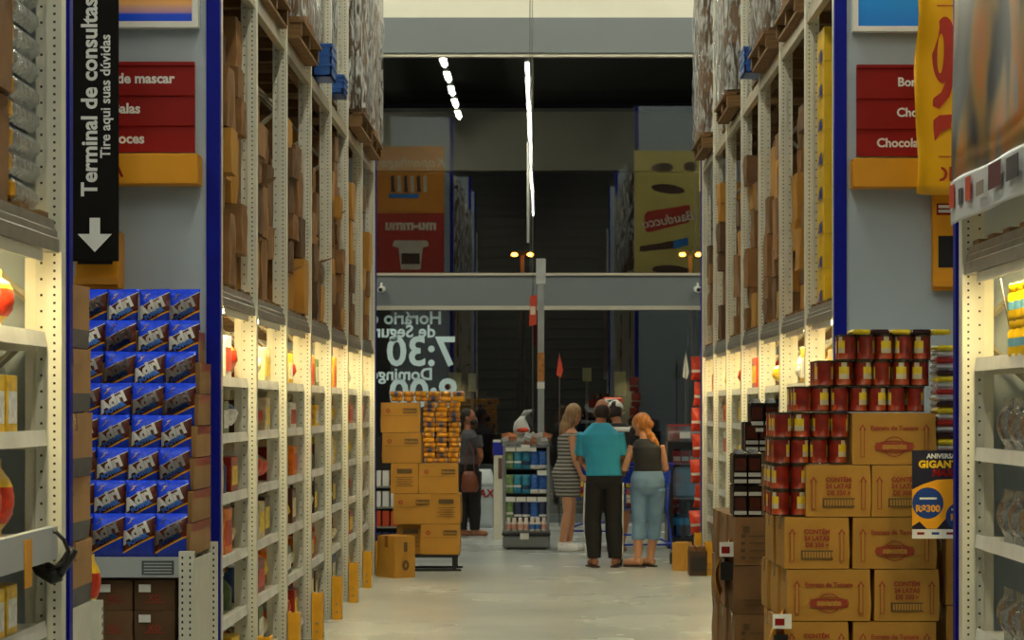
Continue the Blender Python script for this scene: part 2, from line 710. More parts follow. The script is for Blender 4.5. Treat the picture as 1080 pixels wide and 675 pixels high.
def lamp(x, y, z, label, group, rz=0.0, rods=True, ln=1.0, thin=1.0):
    t = thing('ceiling_lamp', label, 'lamp', (x, y, z), rz, group)
    part('housing', hous_me, t).scale = (1, ln, 1)
    part('tube', tube_me, t).scale = (thin, ln, thin)
    if rods:
        r_ = part('hanger', rod_me, t)
        r_.scale = (1, 1, (12.0 - z) / 4.1)
        r2 = part('hanger', rod_me, t, loc=(0, 1.0, 0))
        r2.scale = (1, 1, (12.0 - z) / 4.1)
    return t


for k in range(19):  # row extended past the camera, added light for the rack ends
    lamp(-0.235, 23.2 - 1.7 * k, 7.8, 'tube lamp over the aisle, mirrored row lengthened for light, %s from the window' % (ORD + ['eleventh', 'twelfth', 'thirteenth', 'fourteenth', 'fifteenth', 'sixteenth', 'seventeenth', 'eighteenth', 'nineteenth'])[k], 'tube lamps over the aisle', ln=.86)
for s in (-1, 1):  # unseen side rows added for extra light, kept out of the window's reflection
    for k in range(9):
        lamp(5.2 * s, 29 - 3.6 * k, 8.0, 'added fill tube lamp beyond the %s rack, %s from the window' % ('left' if s < 0 else 'right', ORD[k]), 'added fill lamps beyond the racks')
for k in range(6):  # unseen cross row added to light the front area and far banners
    lamp(-5 + 2.0 * k, 28.4, 7.75, 'added fill tube lamp across the checkout zone, %s from the left' % ORD[k], 'added fill lamps over the checkouts', PI / 2)
for k in range(5):
    d = 36.6 + 1.66 * k
    lamp(-1.56, d, 7.2, 'bright outdoor canopy lamp beyond the upper window, %s nearest' % ORD[k], 'canopy lamps outside', rods=False, ln=.68, thin=.6)
struct('canopy_roof', MB().box(-14, 14, GY + 0.3, 45.4, 7.7, 7.8), CEIL)

STREET = emitter('sodium_lamp', (255, 160, 50), 22.0)
POLE = mat('street_pole', (120, 80, 40), 0.6)
for (px, lab) in ((551, 'twin-headed orange street lamp outside, left one'), (728, 'twin-headed orange street lamp outside, right one')):
    d = 85.0
    b = Pt(px, 268, d)
    t = thing('street_lamp', lab, 'street lamp', (b.x, d, 0), 0, 'street lamps outside')
    part('pole', MB().tube([(0, 0, 0), (0, 0, b.z)], [0.12, 0.07], 8), t, POLE)
    for s in (-1, 1):
        hd = part('lamp_head', MB().tube([(0, 0, b.z - 0.05), (s * 0.12, 0, b.z + 0.05), (s * 0.42, 0, b.z + 0.02)], [0.05, 0.1, 0.12], 8), t, POLE)
        part('lens', MB().ball((s * 0.3, -0.08, b.z - 0.02), (0.12, 0.08, 0.07)), hd, STREET)

# ================================================================== racks
LX, RX = -1.61, 1.68
L_UP = [11.47] + [12.9 + 1.53 * i for i in range(7)]
R_UP = [13.04] + [14.43 + 1.53 * i for i in range(7)]
ZB0, ZB1 = 2.145, 2.255          # lower beam
RACK_TOP = 6.1


def upright_mesh(s, top):
    prof = [(0, 0), (.052, 0), (.052, .014), (.09, .014), (.09, .07), (.084, .07), (.084, .02), (.046, .02), (.046, .006), (.006, .006), (.006, .07), (0, .07)]
    mb = MB().prism([(s * t, y) for t, y in prof], 0, top, 'z')
    return mb.mesh('upright', UPRIGHT)


def holes_mesh(s, top):
    mb = MB()
    z = 0.06
    k = 0
    while z < top - 0.05:
        for (t, y, sz) in ((.024, -.0006, .004),) + (((.071, .0134, .004),) if k % 2 == 0 else ()):
            x = s * t
            mb.add([(x - sz, y, z - .004), (x + sz, y, z - .004), (x + sz, y, z + .004), (x - sz, y, z + .004)], [(0, 1, 2, 3)])
        z += 0.027
        k += 1
    return mb.mesh('perforation', HOLE)


UPM = {s: upright_mesh(s, RACK_TOP) for s in (-1, 1)}
HOM = {s: holes_mesh(s, RACK_TOP) for s in (-1, 1)}
STRIP = {s: MB().box(*sorted((s * .09, s * .128)), .022, .028, 0.02, 2.13).mesh('shelf_strip', CREAM) for s in (-1, 1)}
_sh = {}


def shelf_mesh(s, ln):
    key = (s, round(ln, 3))
    if key not in _sh:
        mb = MB().box(*sorted((s * .06, s * .58)), 0, ln, -0.02, 0.0)
        rail = MB().prism([(s * .045, -0.042), (s * .06, -0.042), (s * .06, 0.01), (s * .052, 0.01)], 0.01, ln - 0.01, 'y')
        br = MB().prism([(s * .08, -0.021), (s * .5, -0.021), (s * .5, -0.035), (s * .16, -0.055), (s * .08, -0.055)], ln - 0.012, ln - 0.004, 'y')
        _sh[key] = (mb.mesh('shelf', CREAM), rail.mesh('price_rail', mat('price_rail', (226, 226, 220), 0.35)), br.mesh('bracket', CREAM))
    return _sh[key]


SHELF_EM = emitter('shelf_tube', (255, 232, 166), SHELF_LIGHT)


def rack(s, X, ups, zup, shelves, name_label, where, end=None, far_end=None, blue_w=0.067):
    L = Vector((X, ups[0], 0))
    t = thing('pallet_rack', name_label, 'rack', L)
    off = -L
    for i, y in enumerate(ups):
        for rear in (0, 1):
            xx = X + s * (0.0 if not rear else 0.95)
            u = link('upright', UPM[s], t, Vector((xx, y, 0)) + off)
            h = link('perforation', HOM[s], u)
            h['kind'] = 'stuff'
            if not rear:
                link('shelf_strip', STRIP[s], u)
        for (za, zb) in ((0.25, 0.25), (0.3, 1.1), (1.9, 1.1), (1.95, 2.75), (3.5, 2.75), (3.55, 4.4), (5.2, 4.4), (5.3, 5.3)):
            b = MB().tube([(X + s * .08, y + .045, za), (X + s * .96, y + .045, zb)], 0.014, 4, smooth=False)
            part('brace', b, t, STEEL_LIGHT, loc=off)
    for i in range(len(ups) - 1):
        y0, y1 = ups[i] + .07, ups[i + 1]
        for (z0, m_) in ((ZB0, STEEL), (zup, STEEL_LIGHT)):
            for fb in (0, 1):
                tt = [(0.008, 0), (0.05, 0), (0.05, .11), (.024, .11), (.024, .078), (.014, .072), (.014, .05), (.008, .045)]
                poly = [(X + s * ((q[0]) if not fb else 1.03 - q[0]), z0 + q[1]) for q in tt]
                part('beam', MB().prism(poly, y0 - .004, y1 + .004, 'y'), t, m_, loc=off)
        for k in range(5):
            yy = y0 + (k + .5) / 5 * (y1 - y0)
            part('deck_board', MB().box(*sorted((X + s * .026, X + s * 1.0)), yy - .06, yy + .06, ZB1, ZB1 + .018), t, WOOD, loc=off)
        a, r, b = shelf_mesh(s, y1 - y0 - .01)
        for z in shelves:
            sh = link('shelf', a, t, Vector((X, y0 + .005, z)) + off)
            link('price_rail', r, sh)
            link('bracket', b, sh)
        part('back_panel', MB().box(*sorted((X + s * .585, X + s * .6)), y0, y1, 0.02, ZB0 - .02), t, CREAM, loc=off)
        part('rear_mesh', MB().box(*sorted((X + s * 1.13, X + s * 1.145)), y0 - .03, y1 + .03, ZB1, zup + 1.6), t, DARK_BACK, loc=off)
        lt = thing('shelf_light', 'warm tube light under the beam in the %s bay of the %s' % (ORD[i], where), 'light', (X + s * .045, (y0 + y1) / 2, ZB0 - .006))
        ln = (y1 - y0) / 2 - .22
        part('tube', MB().tube([(0, -ln, -.012), (0, ln, -.012)], .008, 6), lt, SHELF_EM)
        part('holder', MB().prism([(s * -.026, .005), (s * .014, .005), (s * .014, -.003), (s * -.022, -.003), (s * -.022, -.034), (s * -.026, -.034)], -ln - .02, ln + .02, 'y'), lt, CREAM)
    for (ye, y_dir) in ((end, -1), (far_end, 1)):
        if ye is None:
            continue
        ya, yb = sorted((ye, ye + 0.03))
        p_ = part('end_panel', MB().box(*sorted((X + s * blue_w, X + s * 1.16)), ya, yb, 0, 7.0), t, GREY_PANEL, loc=off)
        part('blue_edge', MB().box(*sorted((X - s * 0.001, X + s * blue_w)), ya - .012, yb + .012, 0, 7.0), p_, BLUE)
    return t


SHELVES = [0.16, 0.50, 0.83, 1.16, 1.48, 1.78]
rack(-1, LX, L_UP, 3.89, SHELVES, 'long white perforated pallet rack on the left, beyond the blue packs', 'left rack', 11.43, 22.3, .067)
rack(1, RX, R_UP, 4.06, SHELVES, 'long white perforated pallet rack on the right, behind the tomato pile', 'right rack', 13.0, 23.85, .068)
rack(-1, LX, [6.12, 7.65], 3.89, [0.90, 1.20, 1.54, 1.87], 'nearest rack at the left edge with one perforated upright', 'nearest left rack', None, 7.79, .034)
rack(1, 1.655, [7.42, 8.93], 3.95, [0.75, 1.12, 1.46, 1.81], 'nearest rack at the right edge with one perforated upright', 'nearest right rack', None, 9.08, .036)
for (s, X, y) in ((-1, LX, 7.6), (1, 1.655, 8.9)):
    pass

gm = MB().prism([(-.035, -.05), (.035, -.05), (.035, .09), (.027, .09), (.027, -.042), (-.027, -.042), (-.027, .09), (-.035, .09)], 0.006, .33, 'z')
gm.box(-.035, .035, -.05, .09, 0, .006)
guard_me = gm.mesh('guard', YELLOW_GUARD)
bolt_me = MB().lathe([(.008, 0), (.008, .006), (.004, .009)], 8).mesh('bolt', STEEL)
for (s, X, ups, side) in ((-1, LX, L_UP, 'left'), (1, RX, R_UP, 'right')):
    for i, y in enumerate(ups[1:]):
        t = thing('column_guard', 'yellow steel guard at the foot of the %s upright of the %s rack' % (ORD[i + 1], side), 'guard', (X - s * .048, y, 0), 0, 'yellow column guards')
        part('channel', guard_me, t)
        for zz in (.06, .12):
            part('bolt', bolt_me, t, loc=(0, -.05, zz), rot=(PI / 2, 0, 0))

# ================================================================== goods on the racks
CARTONS = [carton_mesh('carton', .46, .40, .30, (KRAFT, KRAFT, KRAFT_D, KRAFT_B)[i % 4], TAPE, .005, i) for i in range(8)]
flap_me = MB().add([(-.2, 0, 0), (.2, 0, 0), (.19, -.07, .06), (-.18, -.09, .05), (-.2, 0, .004), (.2, 0, .004), (.19, -.07, .064), (-.18, -.09, .054)],
                   [(0, 1, 2, 3), (4, 7, 6, 5), (0, 4, 5, 1), (1, 5, 6, 2), (2, 6, 7, 3), (3, 7, 4, 0)]).mesh('flap', KRAFT)
YEL_CARTON = mat('yellow_carton', (226, 186, 18), 0.5, var=0.05)
BLUE_PRINT = mat('blue_print', (30, 52, 160), 0.5)

rr = random.Random(21)


def stored(s, X, y0, y1, zb, zt, bay, side):
    """irregular stacks of cartons on the upper level of one bay"""
    cols = 4
    step = (y1 - y0) / cols
    for c in range(cols):
        z = zb
        yc = y0 + (c + .5) * step
        lim = zb + rr.uniform(.72, 1.0) * (zt - zb)
        base = rr.uniform(.02, .10)
        lev = -1
        while True:
            lev += 1
            h = rr.choice((.17, .2, .24, .28, .32, .38))
            if z + h > lim:
                break
            ly = step * rr.uniform(.72, .92)
            dx = rr.uniform(.42, .62)
            k = rr.randrange(8)
            xf = base + rr.uniform(-.025, .05)
            o = link('carton', CARTONS[k], None, (X + s * (xf + dx / 2), yc + rr.uniform(-.01, .01), z + .001), (0, 0, PI / 2 + rr.uniform(-.04, .04)),
                     (ly / .46, dx / .40, h / .305))
            tag(o, 'brown carton above the lower beam, %s rack, %s bay, %s column, %s up' % (side, ORD[bay], ORD[c], ORD[lev]), 'carton', 'cartons in the %s bay of the %s rack' % (ORD[bay], side))
            if rr.random() < .05:
                link('flap', flap_me, o, (0, -.19, .302))
            z += h + .002


for i in range(len(L_UP) - 1):
    stored(-1, LX, L_UP[i] + .08, L_UP[i + 1] - .02, ZB1 + .02, 3.86, i, 'left')
for i in range(1, len(R_UP) - 1):
    stored(1, RX, R_UP[i] + .08, R_UP[i + 1] - .02, ZB1 + .02, 4.0, i, 'right')

# right rack, first bay: tall column of yellow cartons with blue print
yc_me = carton_mesh('yellow_carton', .36, .34, .21, YEL_CARTON, mat('yellow_tape', (200, 160, 30), 0.4), .003, 3, band=None)
for k in range(8):
    z = ZB1 + .02 + k * .213
    o = link('yellow_carton', yc_me, None, (RX + .25, 14.2, z))
    tag(o, 'yellow carton with a blue emblem, %s from the bottom of the yellow column' % ORD[k], 'carton', 'yellow cartons on the right rack')
    for (dx, dy, rz) in ((0, -.1775, 0), (-.1885, 0, -PI / 2)):
        b = link('emblem', MB().prism([(-.05, .0), (.09, .0), (.09, .07), (.01, .055)], -.002, .002, 'y').mesh('emblem', BLUE_PRINT), o, (dx, dy, .01), (0, 0, rz))
for k in range(7):
    o = link('carton', CARTONS[k % 8], None, (RX + .30, 13.6, ZB1 + .02 + k * .235), (0, 0, PI / 2 + rr.uniform(-.06, .06)), (.9, .9, .77))
    tag(o, 'worn brown carton beside the yellow column, %s from the bottom' % ORD[k], 'carton', 'cartons beside the yellow column')

# ---- pallets with wrapped loads on the upper beams
board_me = MB().box(-.05, .05, -.6, .6, 0, .02).mesh('deck_board', WOOD)
bear_me = MB().box(-.48, .48, -.035, .035, 0, .085).mesh('bearer', WOOD)
bot_me = MB().box(-.05, .05, -.6, .6, 0, .02).mesh('bottom_board', WOOD)


def pallet(label, loc, group):
    t = thing('wooden_pallet', label, 'pallet', loc, 0, group)
    for k in range(7):
        part('deck_board', board_me, t, loc=(-.45 + k * .15, 0, .105))
    for y in (-.55, -.02, .55):
        part('bearer', bear_me, t, loc=(0, y, .02))
    for x in (-.42, 0, .42):
        part('bottom_board', bot_me, t, loc=(x, 0, 0), rot=(0, 0, 0))
    return t


def film_mesh(w, d, h, seed):
    """crumpled stretch film around a load: closed shell with an open bottom"""
    mb = MB()
    n, nz = 40, 22
    rnd = random.Random(seed)
    ox = rnd.uniform(0, 50)
    vs, fs = [], []
    per = 2 * (w + d)
    for k in range(nz + 1):
        z = h * k / nz
        for j in range(n):
            u = j / n * per
            if u < w:
                p, nn = (-w / 2 + u, -d / 2), (0, -1)
            elif u < w + d:
                p, nn = (w / 2, -d / 2 + u - w), (1, 0)
            elif u < 2 * w + d:
                p, nn = (w / 2 - (u - w - d), d / 2), (0, 1)
            else:
                p, nn = (-w / 2, d / 2 - (u - 2 * w - d)), (-1, 0)
            e = noise.noise(Vector((u * 5 + ox, z * 2.4, seed * 3.1))) * .035 + noise.noise(Vector((u * 14, z * 9 + ox, 1.7))) * .016
            vs.append((p[0] + nn[0] * e, p[1] + nn[1] * e, z + noise.noise(Vector((u * 6, z, ox))) * .03))
    for k in range(nz):
        for j in range(n):
            a, b = k * n + j, k * n + (j + 1) % n
            fs.append((a, b, b + n, a + n))
    mb.add(vs, fs, 0, False)
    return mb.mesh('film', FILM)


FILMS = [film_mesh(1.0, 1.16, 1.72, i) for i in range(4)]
big = [carton_mesh('carton', .5, .45, .42, (KRAFT, KRAFT_D, KRAFT)[i], TAPE, .006, 40 + i) for i in range(3)]
SACK = mat('paper_sack', (188, 172, 150), 0.6, var=0.15, scale=8, rand=0.2)


def load(s, X, y0, y1, zup, bay, side, over):
    yc = (y0 + y1) / 2 + rr.uniform(-.06, .06)
    xc = X + s * (.5 - over)
    zb = zup + .112
    pallet('wooden pallet on the upper beam in the %s bay of the %s rack' % (ORD[bay], side), (xc, yc, zb), 'pallets on the upper beams')
    z = zb + .127
    for k in range(4):
        for a in (-1, 1):
            for b in (-1, 1):
                o = link('wrapped_carton', big[rr.randrange(3)], None, (xc + a * .235, yc + b * .275, z + k * .425), (0, 0, PI / 2 + rr.uniform(-.03, .03)), (1.06, 1, 1))
                tag(o, 'film-wrapped carton, top pallet, %s rack, %s bay, %s %s corner, %s layer' % (side, ORD[bay], 'near' if b < 0 else 'far', 'aisle' if (a > 0) == (s < 0) else 'back', ORD[k]), 'carton', 'film wrapped cartons, %s bay of the %s rack' % (ORD[bay], side))
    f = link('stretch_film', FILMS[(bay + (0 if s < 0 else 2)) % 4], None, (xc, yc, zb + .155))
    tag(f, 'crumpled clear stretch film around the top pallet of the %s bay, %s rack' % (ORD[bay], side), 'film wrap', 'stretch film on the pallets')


for i in range(len(L_UP) - 1):
    load(-1, LX, L_UP[i] + .07, L_UP[i + 1], 3.89, i, 'left', (.02, .05, .09, -.07, -.07, .12, .10)[i])
for i in range(1, len(R_UP) - 1):
    load(1, RX, R_UP[i] + .07, R_UP[i + 1], 4.06, i, 'right', (.0, .06, .10, -.07, .12, -.07, .12)[i])


# blue crates tucked at the front of the upper level
CRATE = mat('crate_blue', (20, 84, 170), 0.35, var=0.08)


def crate_mesh(w, d, h):
    mb = MB()
    t = .012
    mb.box(-w / 2, w / 2, -d / 2, d / 2, 0, t)
    for (x0, x1, y0, y1) in ((-w / 2, w / 2, -d / 2, -d / 2 + t), (-w / 2, w / 2, d / 2 - t, d / 2), (-w / 2, -w / 2 + t, -d / 2, d / 2), (w / 2 - t, w / 2, -d / 2, d / 2)):
        mb.box(x0, x1, y0, y1, 0, h)
    for zz in (h * .3, h * .62, h - .02):
        mb.box(-w / 2 - .008, w / 2 + .008, -d / 2 - .008, -d / 2, zz, zz + .02)
        mb.box(-w / 2 - .008, w / 2 + .008, d / 2, d / 2 + .008, zz, zz + .02)
        mb.box(-w / 2 - .008, -w / 2, -d / 2, d / 2, zz, zz + .02)
        mb.box(w / 2, w / 2 + .008, -d / 2, d / 2, zz, zz + .02)
    return mb


for (px, py0, py1, pw, d, lab) in ((342, 50, 84, 20, 16.72, 'bright blue plastic crate jutting from the top of the left rack'),
                                  (357, 82, 102, 14, 18.3, 'dark blue crate lower down beyond the bright one, left rack'),
                                  (792, 53, 80, 18, 17.6, 'blue plastic crate under the wrapped pallet on the right rack'),
                                  (770, 89, 106, 15, 20.6, 'far blue crate near the end of the right rack')):
    w = pw * d / F
    z0, z1 = Zp(py1, d), Zp(py0, d)
    t = thing('plastic_crate', lab, 'crate', (Xp(px, d), d, z0))
    part('body', crate_mesh(w, .36, z1 - z0), t, CRATE)
    part('lining', MB().box(-w / 2 + .014, w / 2 - .014, -.165, .165, .014, z1 - z0 - .03), t, mat('crate_goods', (26, 60, 120), .4))

# ---- goods on the lit lower shelves
PAL = [('red', (166, 46, 28)), ('orange', (230, 122, 26)), ('yellow', (240, 194, 40)), ('brown', (96, 52, 28)), ('dark brown', (60, 34, 22)),
       ('white', (226, 224, 214)), ('green', (70, 98, 50)), ('blue', (44, 78, 140)), ('cream', (206, 188, 150)), ('maroon', (120, 26, 30))]
PM = [mat('pack_' + n.replace(' ', '_'), c, 0.35, var=0.3, scale=18, rand=0.1) for n, c in PAL]
LABM = [mat('pack_label_%d' % i, c, 0.4, var=.25, scale=30) for i, c in enumerate(((236, 226, 190), (250, 214, 60), (210, 60, 30), (240, 240, 236)))]
KINDS = []
for i, (n, c) in enumerate(PAL):
    KINDS.append(('snack_bag', n, bag_mesh('snack_bag', .22, .12, .26, PM[i], LABM[i % 4], seed=i, rows=((.25, 0), (.65, 1), (1.1, 0)))))
    mb = MB().cham(-.10, .10, -.06, .06, 0, .22, .004)
    mb.box(-.08, .08, -.0615, -.059, .04, .16, 1)
    KINDS.append(('grocery_box', n, mb.mesh('grocery_box', PM[i], LABM[(i + 1) % 4])))
bot = MB().lathe([(.0, 0), (.045, 0), (.048, .02), (.048, .15), (.03, .19), (.016, .215), (.016, .235)], 12)
bot.lathe([(.018, .232), (.018, .26), (.0, .262)], 10, mi=1)
for i in (0, 2, 6, 7):
    KINDS.append(('plastic_bottle', PAL[i][0], bot.mesh('plastic_bottle', PM[i], LABM[3])))
rs = random.Random(5)


def stock(s, X, ups, shelves, side, per):
    for i in range(len(ups) - 1):
        y0, y1 = ups[i] + .1, ups[i + 1] - .06
        for zi, z in enumerate(shelves):
            nxt = shelves[zi + 1] if zi + 1 < len(shelves) else ZB0 - .03
            hmax = nxt - z - .07
            fam = rs.randrange(len(KINDS))
            for k in range(per):
                nm, colr, me = KINDS[fam if rs.random() < .55 else rs.randrange(len(KINDS))]
                if rs.random() < .35:
                    fam = rs.randrange(len(KINDS))
                step = (y1 - y0) / per
                h0 = me.vertices and max(v.co.z for v in me.vertices) or .25
                hs = min(hmax * rs.uniform(.7, .98), .30) / h0
                w0 = max(v.co.x for v in me.vertices) * 2
                ws = step * rs.uniform(.72, .92) / w0
                ws = min(ws, 1.9)
                o = link(nm, me, None, (X + s * (.168 + rs.uniform(0, .02)), y0 + (k + .5) * step, z + .001),
                         (0, 0, (PI / 2 if s < 0 else -PI / 2) + rs.uniform(-.03, .03)), (ws, 1.5, hs))
                tag(o, '%s %s on the %s rack, %s bay, %s shelf up, %s along' % (colr, nm.replace('_', ' '), side, ORD[i], ORD[zi], ORD[k]),
                    nm.split('_')[1], '%s in the %s bay, %s shelf, %s rack' % (nm.replace('_', ' ') + 's', ORD[i], ORD[zi], side))


stock(-1, LX, L_UP, SHELVES, 'left', 4)
stock(1, RX, R_UP, SHELVES, 'right', 3)

# ================================================================== end displays, signs and piles
def join(name, items, *mats):
    """items: (mesh, matrix, material index) joined into one flat print"""
    mb = MB()
    for me, M, mi in items:
        o = len(mb.v)
        mb.v += [tuple(M @ v.co) for v in me.vertices]
        for p in me.polygons:
            mb.f.append(tuple(i + o for i in p.vertices))
            mb.m.append(mi)
            mb.s.append(False)
    me = bpy.data.meshes.new(name)
    me.from_pydata(mb.v, [], mb.f)
    for m in mats:
        me.materials.append(m)
    me.polygons.foreach_set('material_index', mb.m)
    me.update()
    return me


def XZ(x, z, y=0.0, rot=0.0):
    """text laid on a face looking towards -y"""
    return Matrix.Translation((x, y, z)) @ Matrix.Rotation(rot, 4, 'Y') @ Matrix.Rotation(PI / 2, 4, 'X')


def flat(poly, y=-.0008):
    return MB().prism(poly, y, y + .0008, 'y').mesh('flat')


def ring2(cx, cz, a, b, t, n=28):
    mb = MB()
    vs = []
    for j in range(n):
        an = 2 * PI * j / n
        for k in (0, 1):
            vs.append((cx + (a - k * t) * math.cos(an), -.0006, cz + (b - k * t) * math.sin(an)))
    mb.add(vs, [(2 * j, 2 * ((j + 1) % n), 2 * ((j + 1) % n) + 1, 2 * j + 1) for j in range(n)])
    return mb.mesh('ring')


I4 = Matrix.Identity(4)


def stand(label, X0, X1, Y0, Y1, ztop, rail_label=True):
    """white end-of-rack stand: four slotted posts, side sheets, a top shelf with a price rail"""
    t = thing('display_stand', label, 'stand', ((X0 + X1) / 2, (Y0 + Y1) / 2, 0))
    w, d = X1 - X0, Y1 - Y0
    post = MB().box(-.035, .035, -.02, .02, 0, ztop + .03).mesh('post', UPRIGHT)
    slot = MB()
    z = .05
    while z < ztop:
        for xx in (-.018, .018):
            slot.add([(xx - .004, -.0208, z), (xx + .004, -.0208, z), (xx + .004, -.0208, z + .012), (xx - .004, -.0208, z + .012)], [(0, 1, 2, 3)])
        z += .03
    slot_me = slot.mesh('slot', HOLE)
    for sx in (-1, 1):
        for sy in (-1, 1):
            p_ = link('post', post, t, (sx * (w / 2 - .035), sy * (d / 2 - .02), 0))
            s_ = link('slot', slot_me, p_)
            s_['kind'] = 'stuff'
        part('side_sheet', MB().box(sx * (w / 2 - .03) - .003, sx * (w / 2 - .03) + .003, -d / 2 + .04, d / 2 - .04, .05, ztop - .02), t, UPRIGHT)
    sh = part('shelf', MB().box(-w / 2 + .07, w / 2 - .07, -d / 2 + .01, d / 2, ztop - .03, ztop), t, UPRIGHT)
    part('price_rail', MB().box(-w / 2 + .07, w / 2 - .07, -d / 2 - .012, -d / 2 + .008, ztop - .09, ztop + .004), sh, LABEL_GREY)
    part('price_card', MB().box(w / 2 - .24, w / 2 - .09, -d / 2 - .0145, -d / 2 - .0125, ztop - .078, ztop - .012), sh, mat('card_dark', (70, 78, 84), .5))
    for k in range(4):
        part('card_line', MB().box(w / 2 - .23, w / 2 - .10, -d / 2 - .0155, -d / 2 - .0146, ztop - .07 + k * .014, ztop - .064 + k * .014), sh, LABEL_GREY)
    part('base_shelf', MB().box(-w / 2 + .07, w / 2 - .07, -d / 2 + .01, d / 2, .08, .11), t, UPRIGHT)
    return t


# ---------------- left end display with blue packs
ZT = .925
stand('white slotted stand under the blue snack packs at the left rack end', -2.72, -1.615, 10.60, 11.40, ZT)

PW, PH, PT = .152, .205, .055
BP = bpy.data.materials.new('blue_pack_print')
BP.use_nodes = True
nt = BP.node_tree
bs = nt.nodes['Principled BSDF']
bs.inputs['Roughness'].default_value = .22
tc = nt.nodes.new('ShaderNodeTexCoord')
sx_ = nt.nodes.new('ShaderNodeSeparateXYZ')
nt.links.new(tc.outputs['Object'], sx_.inputs[0])


def nmath(op, a, b=None, c=None):
    n_ = nt.nodes.new('ShaderNodeMath')
    n_.operation = op
    for i, q in enumerate((a, b, c)):
        if q is None:
            continue
        if isinstance(q, (int, float)):
            n_.inputs[i].default_value = q
        else:
            nt.links.new(q, n_.inputs[i])
    return n_.outputs[0]


q_ = nmath('SUBTRACT', nmath('DIVIDE', sx_.outputs['Z'], PH), nmath('MULTIPLY', sx_.outputs['X'], .2 / (PW / 2)))
ramp = nt.nodes.new('ShaderNodeValToRGB')
ramp.color_ramp.interpolation = 'CONSTANT'
nt.links.new(q_, ramp.inputs[0])
els = ramp.color_ramp.elements
els[0].position = 0
els[0].color = lin((14, 48, 170))
els[1].position = .255
els[1].color = lin((226, 160, 30))
for p_, c_ in ((.30, (86, 16, 14)), (.345, (84, 34, 22)), (.72, (224, 224, 226)), (.735, (24, 74, 250))):
    e = els.new(p_)
    e.color = lin(c_)
nz = nt.nodes.new('ShaderNodeTexNoise')
nz.inputs['Scale'].default_value = 38
nz.inputs['Detail'].default_value = 3
nt.links.new(tc.outputs['Object'], nz.inputs['Vector'])
bp = nt.nodes.new('ShaderNodeBump')
bp.inputs['Strength'].default_value = .5
bp.inputs['Distance'].default_value = .015
nt.links.new(nz.outputs['Fac'], bp.inputs['Height'])
nt.links.new(bp.outputs[0], bs.inputs['Normal'])
nt.links.new(ramp.outputs[0], bs.inputs['Base Color'])
pack_me = [bag_mesh('snack_pack', PW, PT, PH, BP, n=10, crimp=.012, seed=60 + k) for k in range(3)]


def bag_front(x, z, w, t, h, crimp):
    if not crimp < z < h - crimp:
        return 0
    env = math.sin(PI * (z - crimp) / (h - 2 * crimp)) ** .5
    return -(t / 2) * env * max(0, 1 - abs(x / (w / 2 * .95)) ** 2.6) ** .7


PACK_WHITE = mat('pack_lettering', (226, 224, 220), .35, var=.02)
PACK_BLUE = mat('pack_lettering_blue', (60, 120, 210), .35, var=.02)
PACK_GOLD = mat('pack_bolt', (240, 200, 40), .35, var=.02)
ang = -math.atan2(.4 * PH, PW)
items = [(text_mesh('Adri', .076, PACK_WHITE, 'CENTER', bold=.0042, res=2, shear=.1), XZ(-.004, .090, 0, ang), 0),
         (text_mesh('POWER', .029, PACK_BLUE, 'CENTER', bold=.0022, res=2), XZ(.006, .072, 0, ang), 1),
         (flat([(-.055, .148), (-.032, .163), (-.036, .168), (-.018, .182), (-.04, .174), (-.036, .168)]), I4, 2)]
letter_me = join('lettering', items, PACK_WHITE, PACK_BLUE, PACK_GOLD)
for v in letter_me.vertices:
    v.co.y = bag_front(v.co.x, v.co.z, PW, PT, PH, .012) - .009
rp = random.Random(3)
tray = carton_mesh('open_carton', .30, .60, .150, KRAFT_M, TAPE_RED, .003, 9, tapew=.25)
ROWN = ['bottom', 'second', 'third', 'fourth', 'fifth', 'sixth', 'seventh', 'top']
COLN = ['rightmost', 'second from the right', 'third from the right', 'leftmost']
for r in range(8):
    d = 10.63 + .062 * r
    for c in range(4):
        x = -1.655 - PW / 2 - .150 * c - rp.uniform(0, .006)
        o = link('snack_pack', pack_me[(r + c) % 3], None, (x, d + .03, ZT + .0005 + r * .1535), (math.radians(-7), rp.uniform(-.03, .03), rp.uniform(-.06, .06)))
        tag(o, 'shiny blue and brown snack pack, %s row of the pile, %s' % (ROWN[r], COLN[c]), 'snack pack', 'blue snack packs on the stand')
        l_ = link('lettering', letter_me, o)
        l_['kind'] = 'stuff'
    if r < 7:
        for c in range(2):
            dd = 11.395 - (d + .085)
            o = link('open_carton', tray, None, (-1.80 - .305 * c - (.03 if r > 5 else 0), d + .085 + dd / 2, ZT + .001 + r * .1535), (0, 0, 0), (1, dd / .60, 1))
            tag(o, 'red-taped carton behind the %s row of blue packs, %s' % (ROWN[r], 'aisle side' if c == 0 else 'wall side'), 'carton', 'cartons behind the blue packs')
low = carton_mesh('carton', .188, .30, .140, KRAFT_D, TAPE_RED, .003, 19, tapew=.08)
ink_me = join('print', [(text_mesh('XO', .04, RED_DARK, 'CENTER', bold=.001, res=2), XZ(0, .045), 0), (flat([(-.05, .035), (.05, .035), (.05, .04), (-.05, .04)]), I4, 0)], RED_DARK)
for r in range(5):
    for c, (xc, w) in enumerate(((-1.805, .188), (-1.995, .170), (-2.17, .17), (-2.345, .17))):
        o = link('carton', low, None, (xc, 10.80, .112 + r * .1415), (0, 0, 0), (w / .188, 1, 1))
        tag(o, 'red-taped carton under the stand shelf, %s layer up, %s column from the aisle' % (ORD[r], ORD[c]), 'carton', 'red-taped cartons under the stand')
        p_ = link('print', ink_me, o, (0, -.1585, 0))
        p_['kind'] = 'stuff'
        if (r, c) in ((4, 0), (3, 0), (4, 1)):
            link('price_label', MB().box(-.028, .028, -.0015, 0, 0, .036).mesh('price_label', WHITE), o, (-.045, -.162, .085))

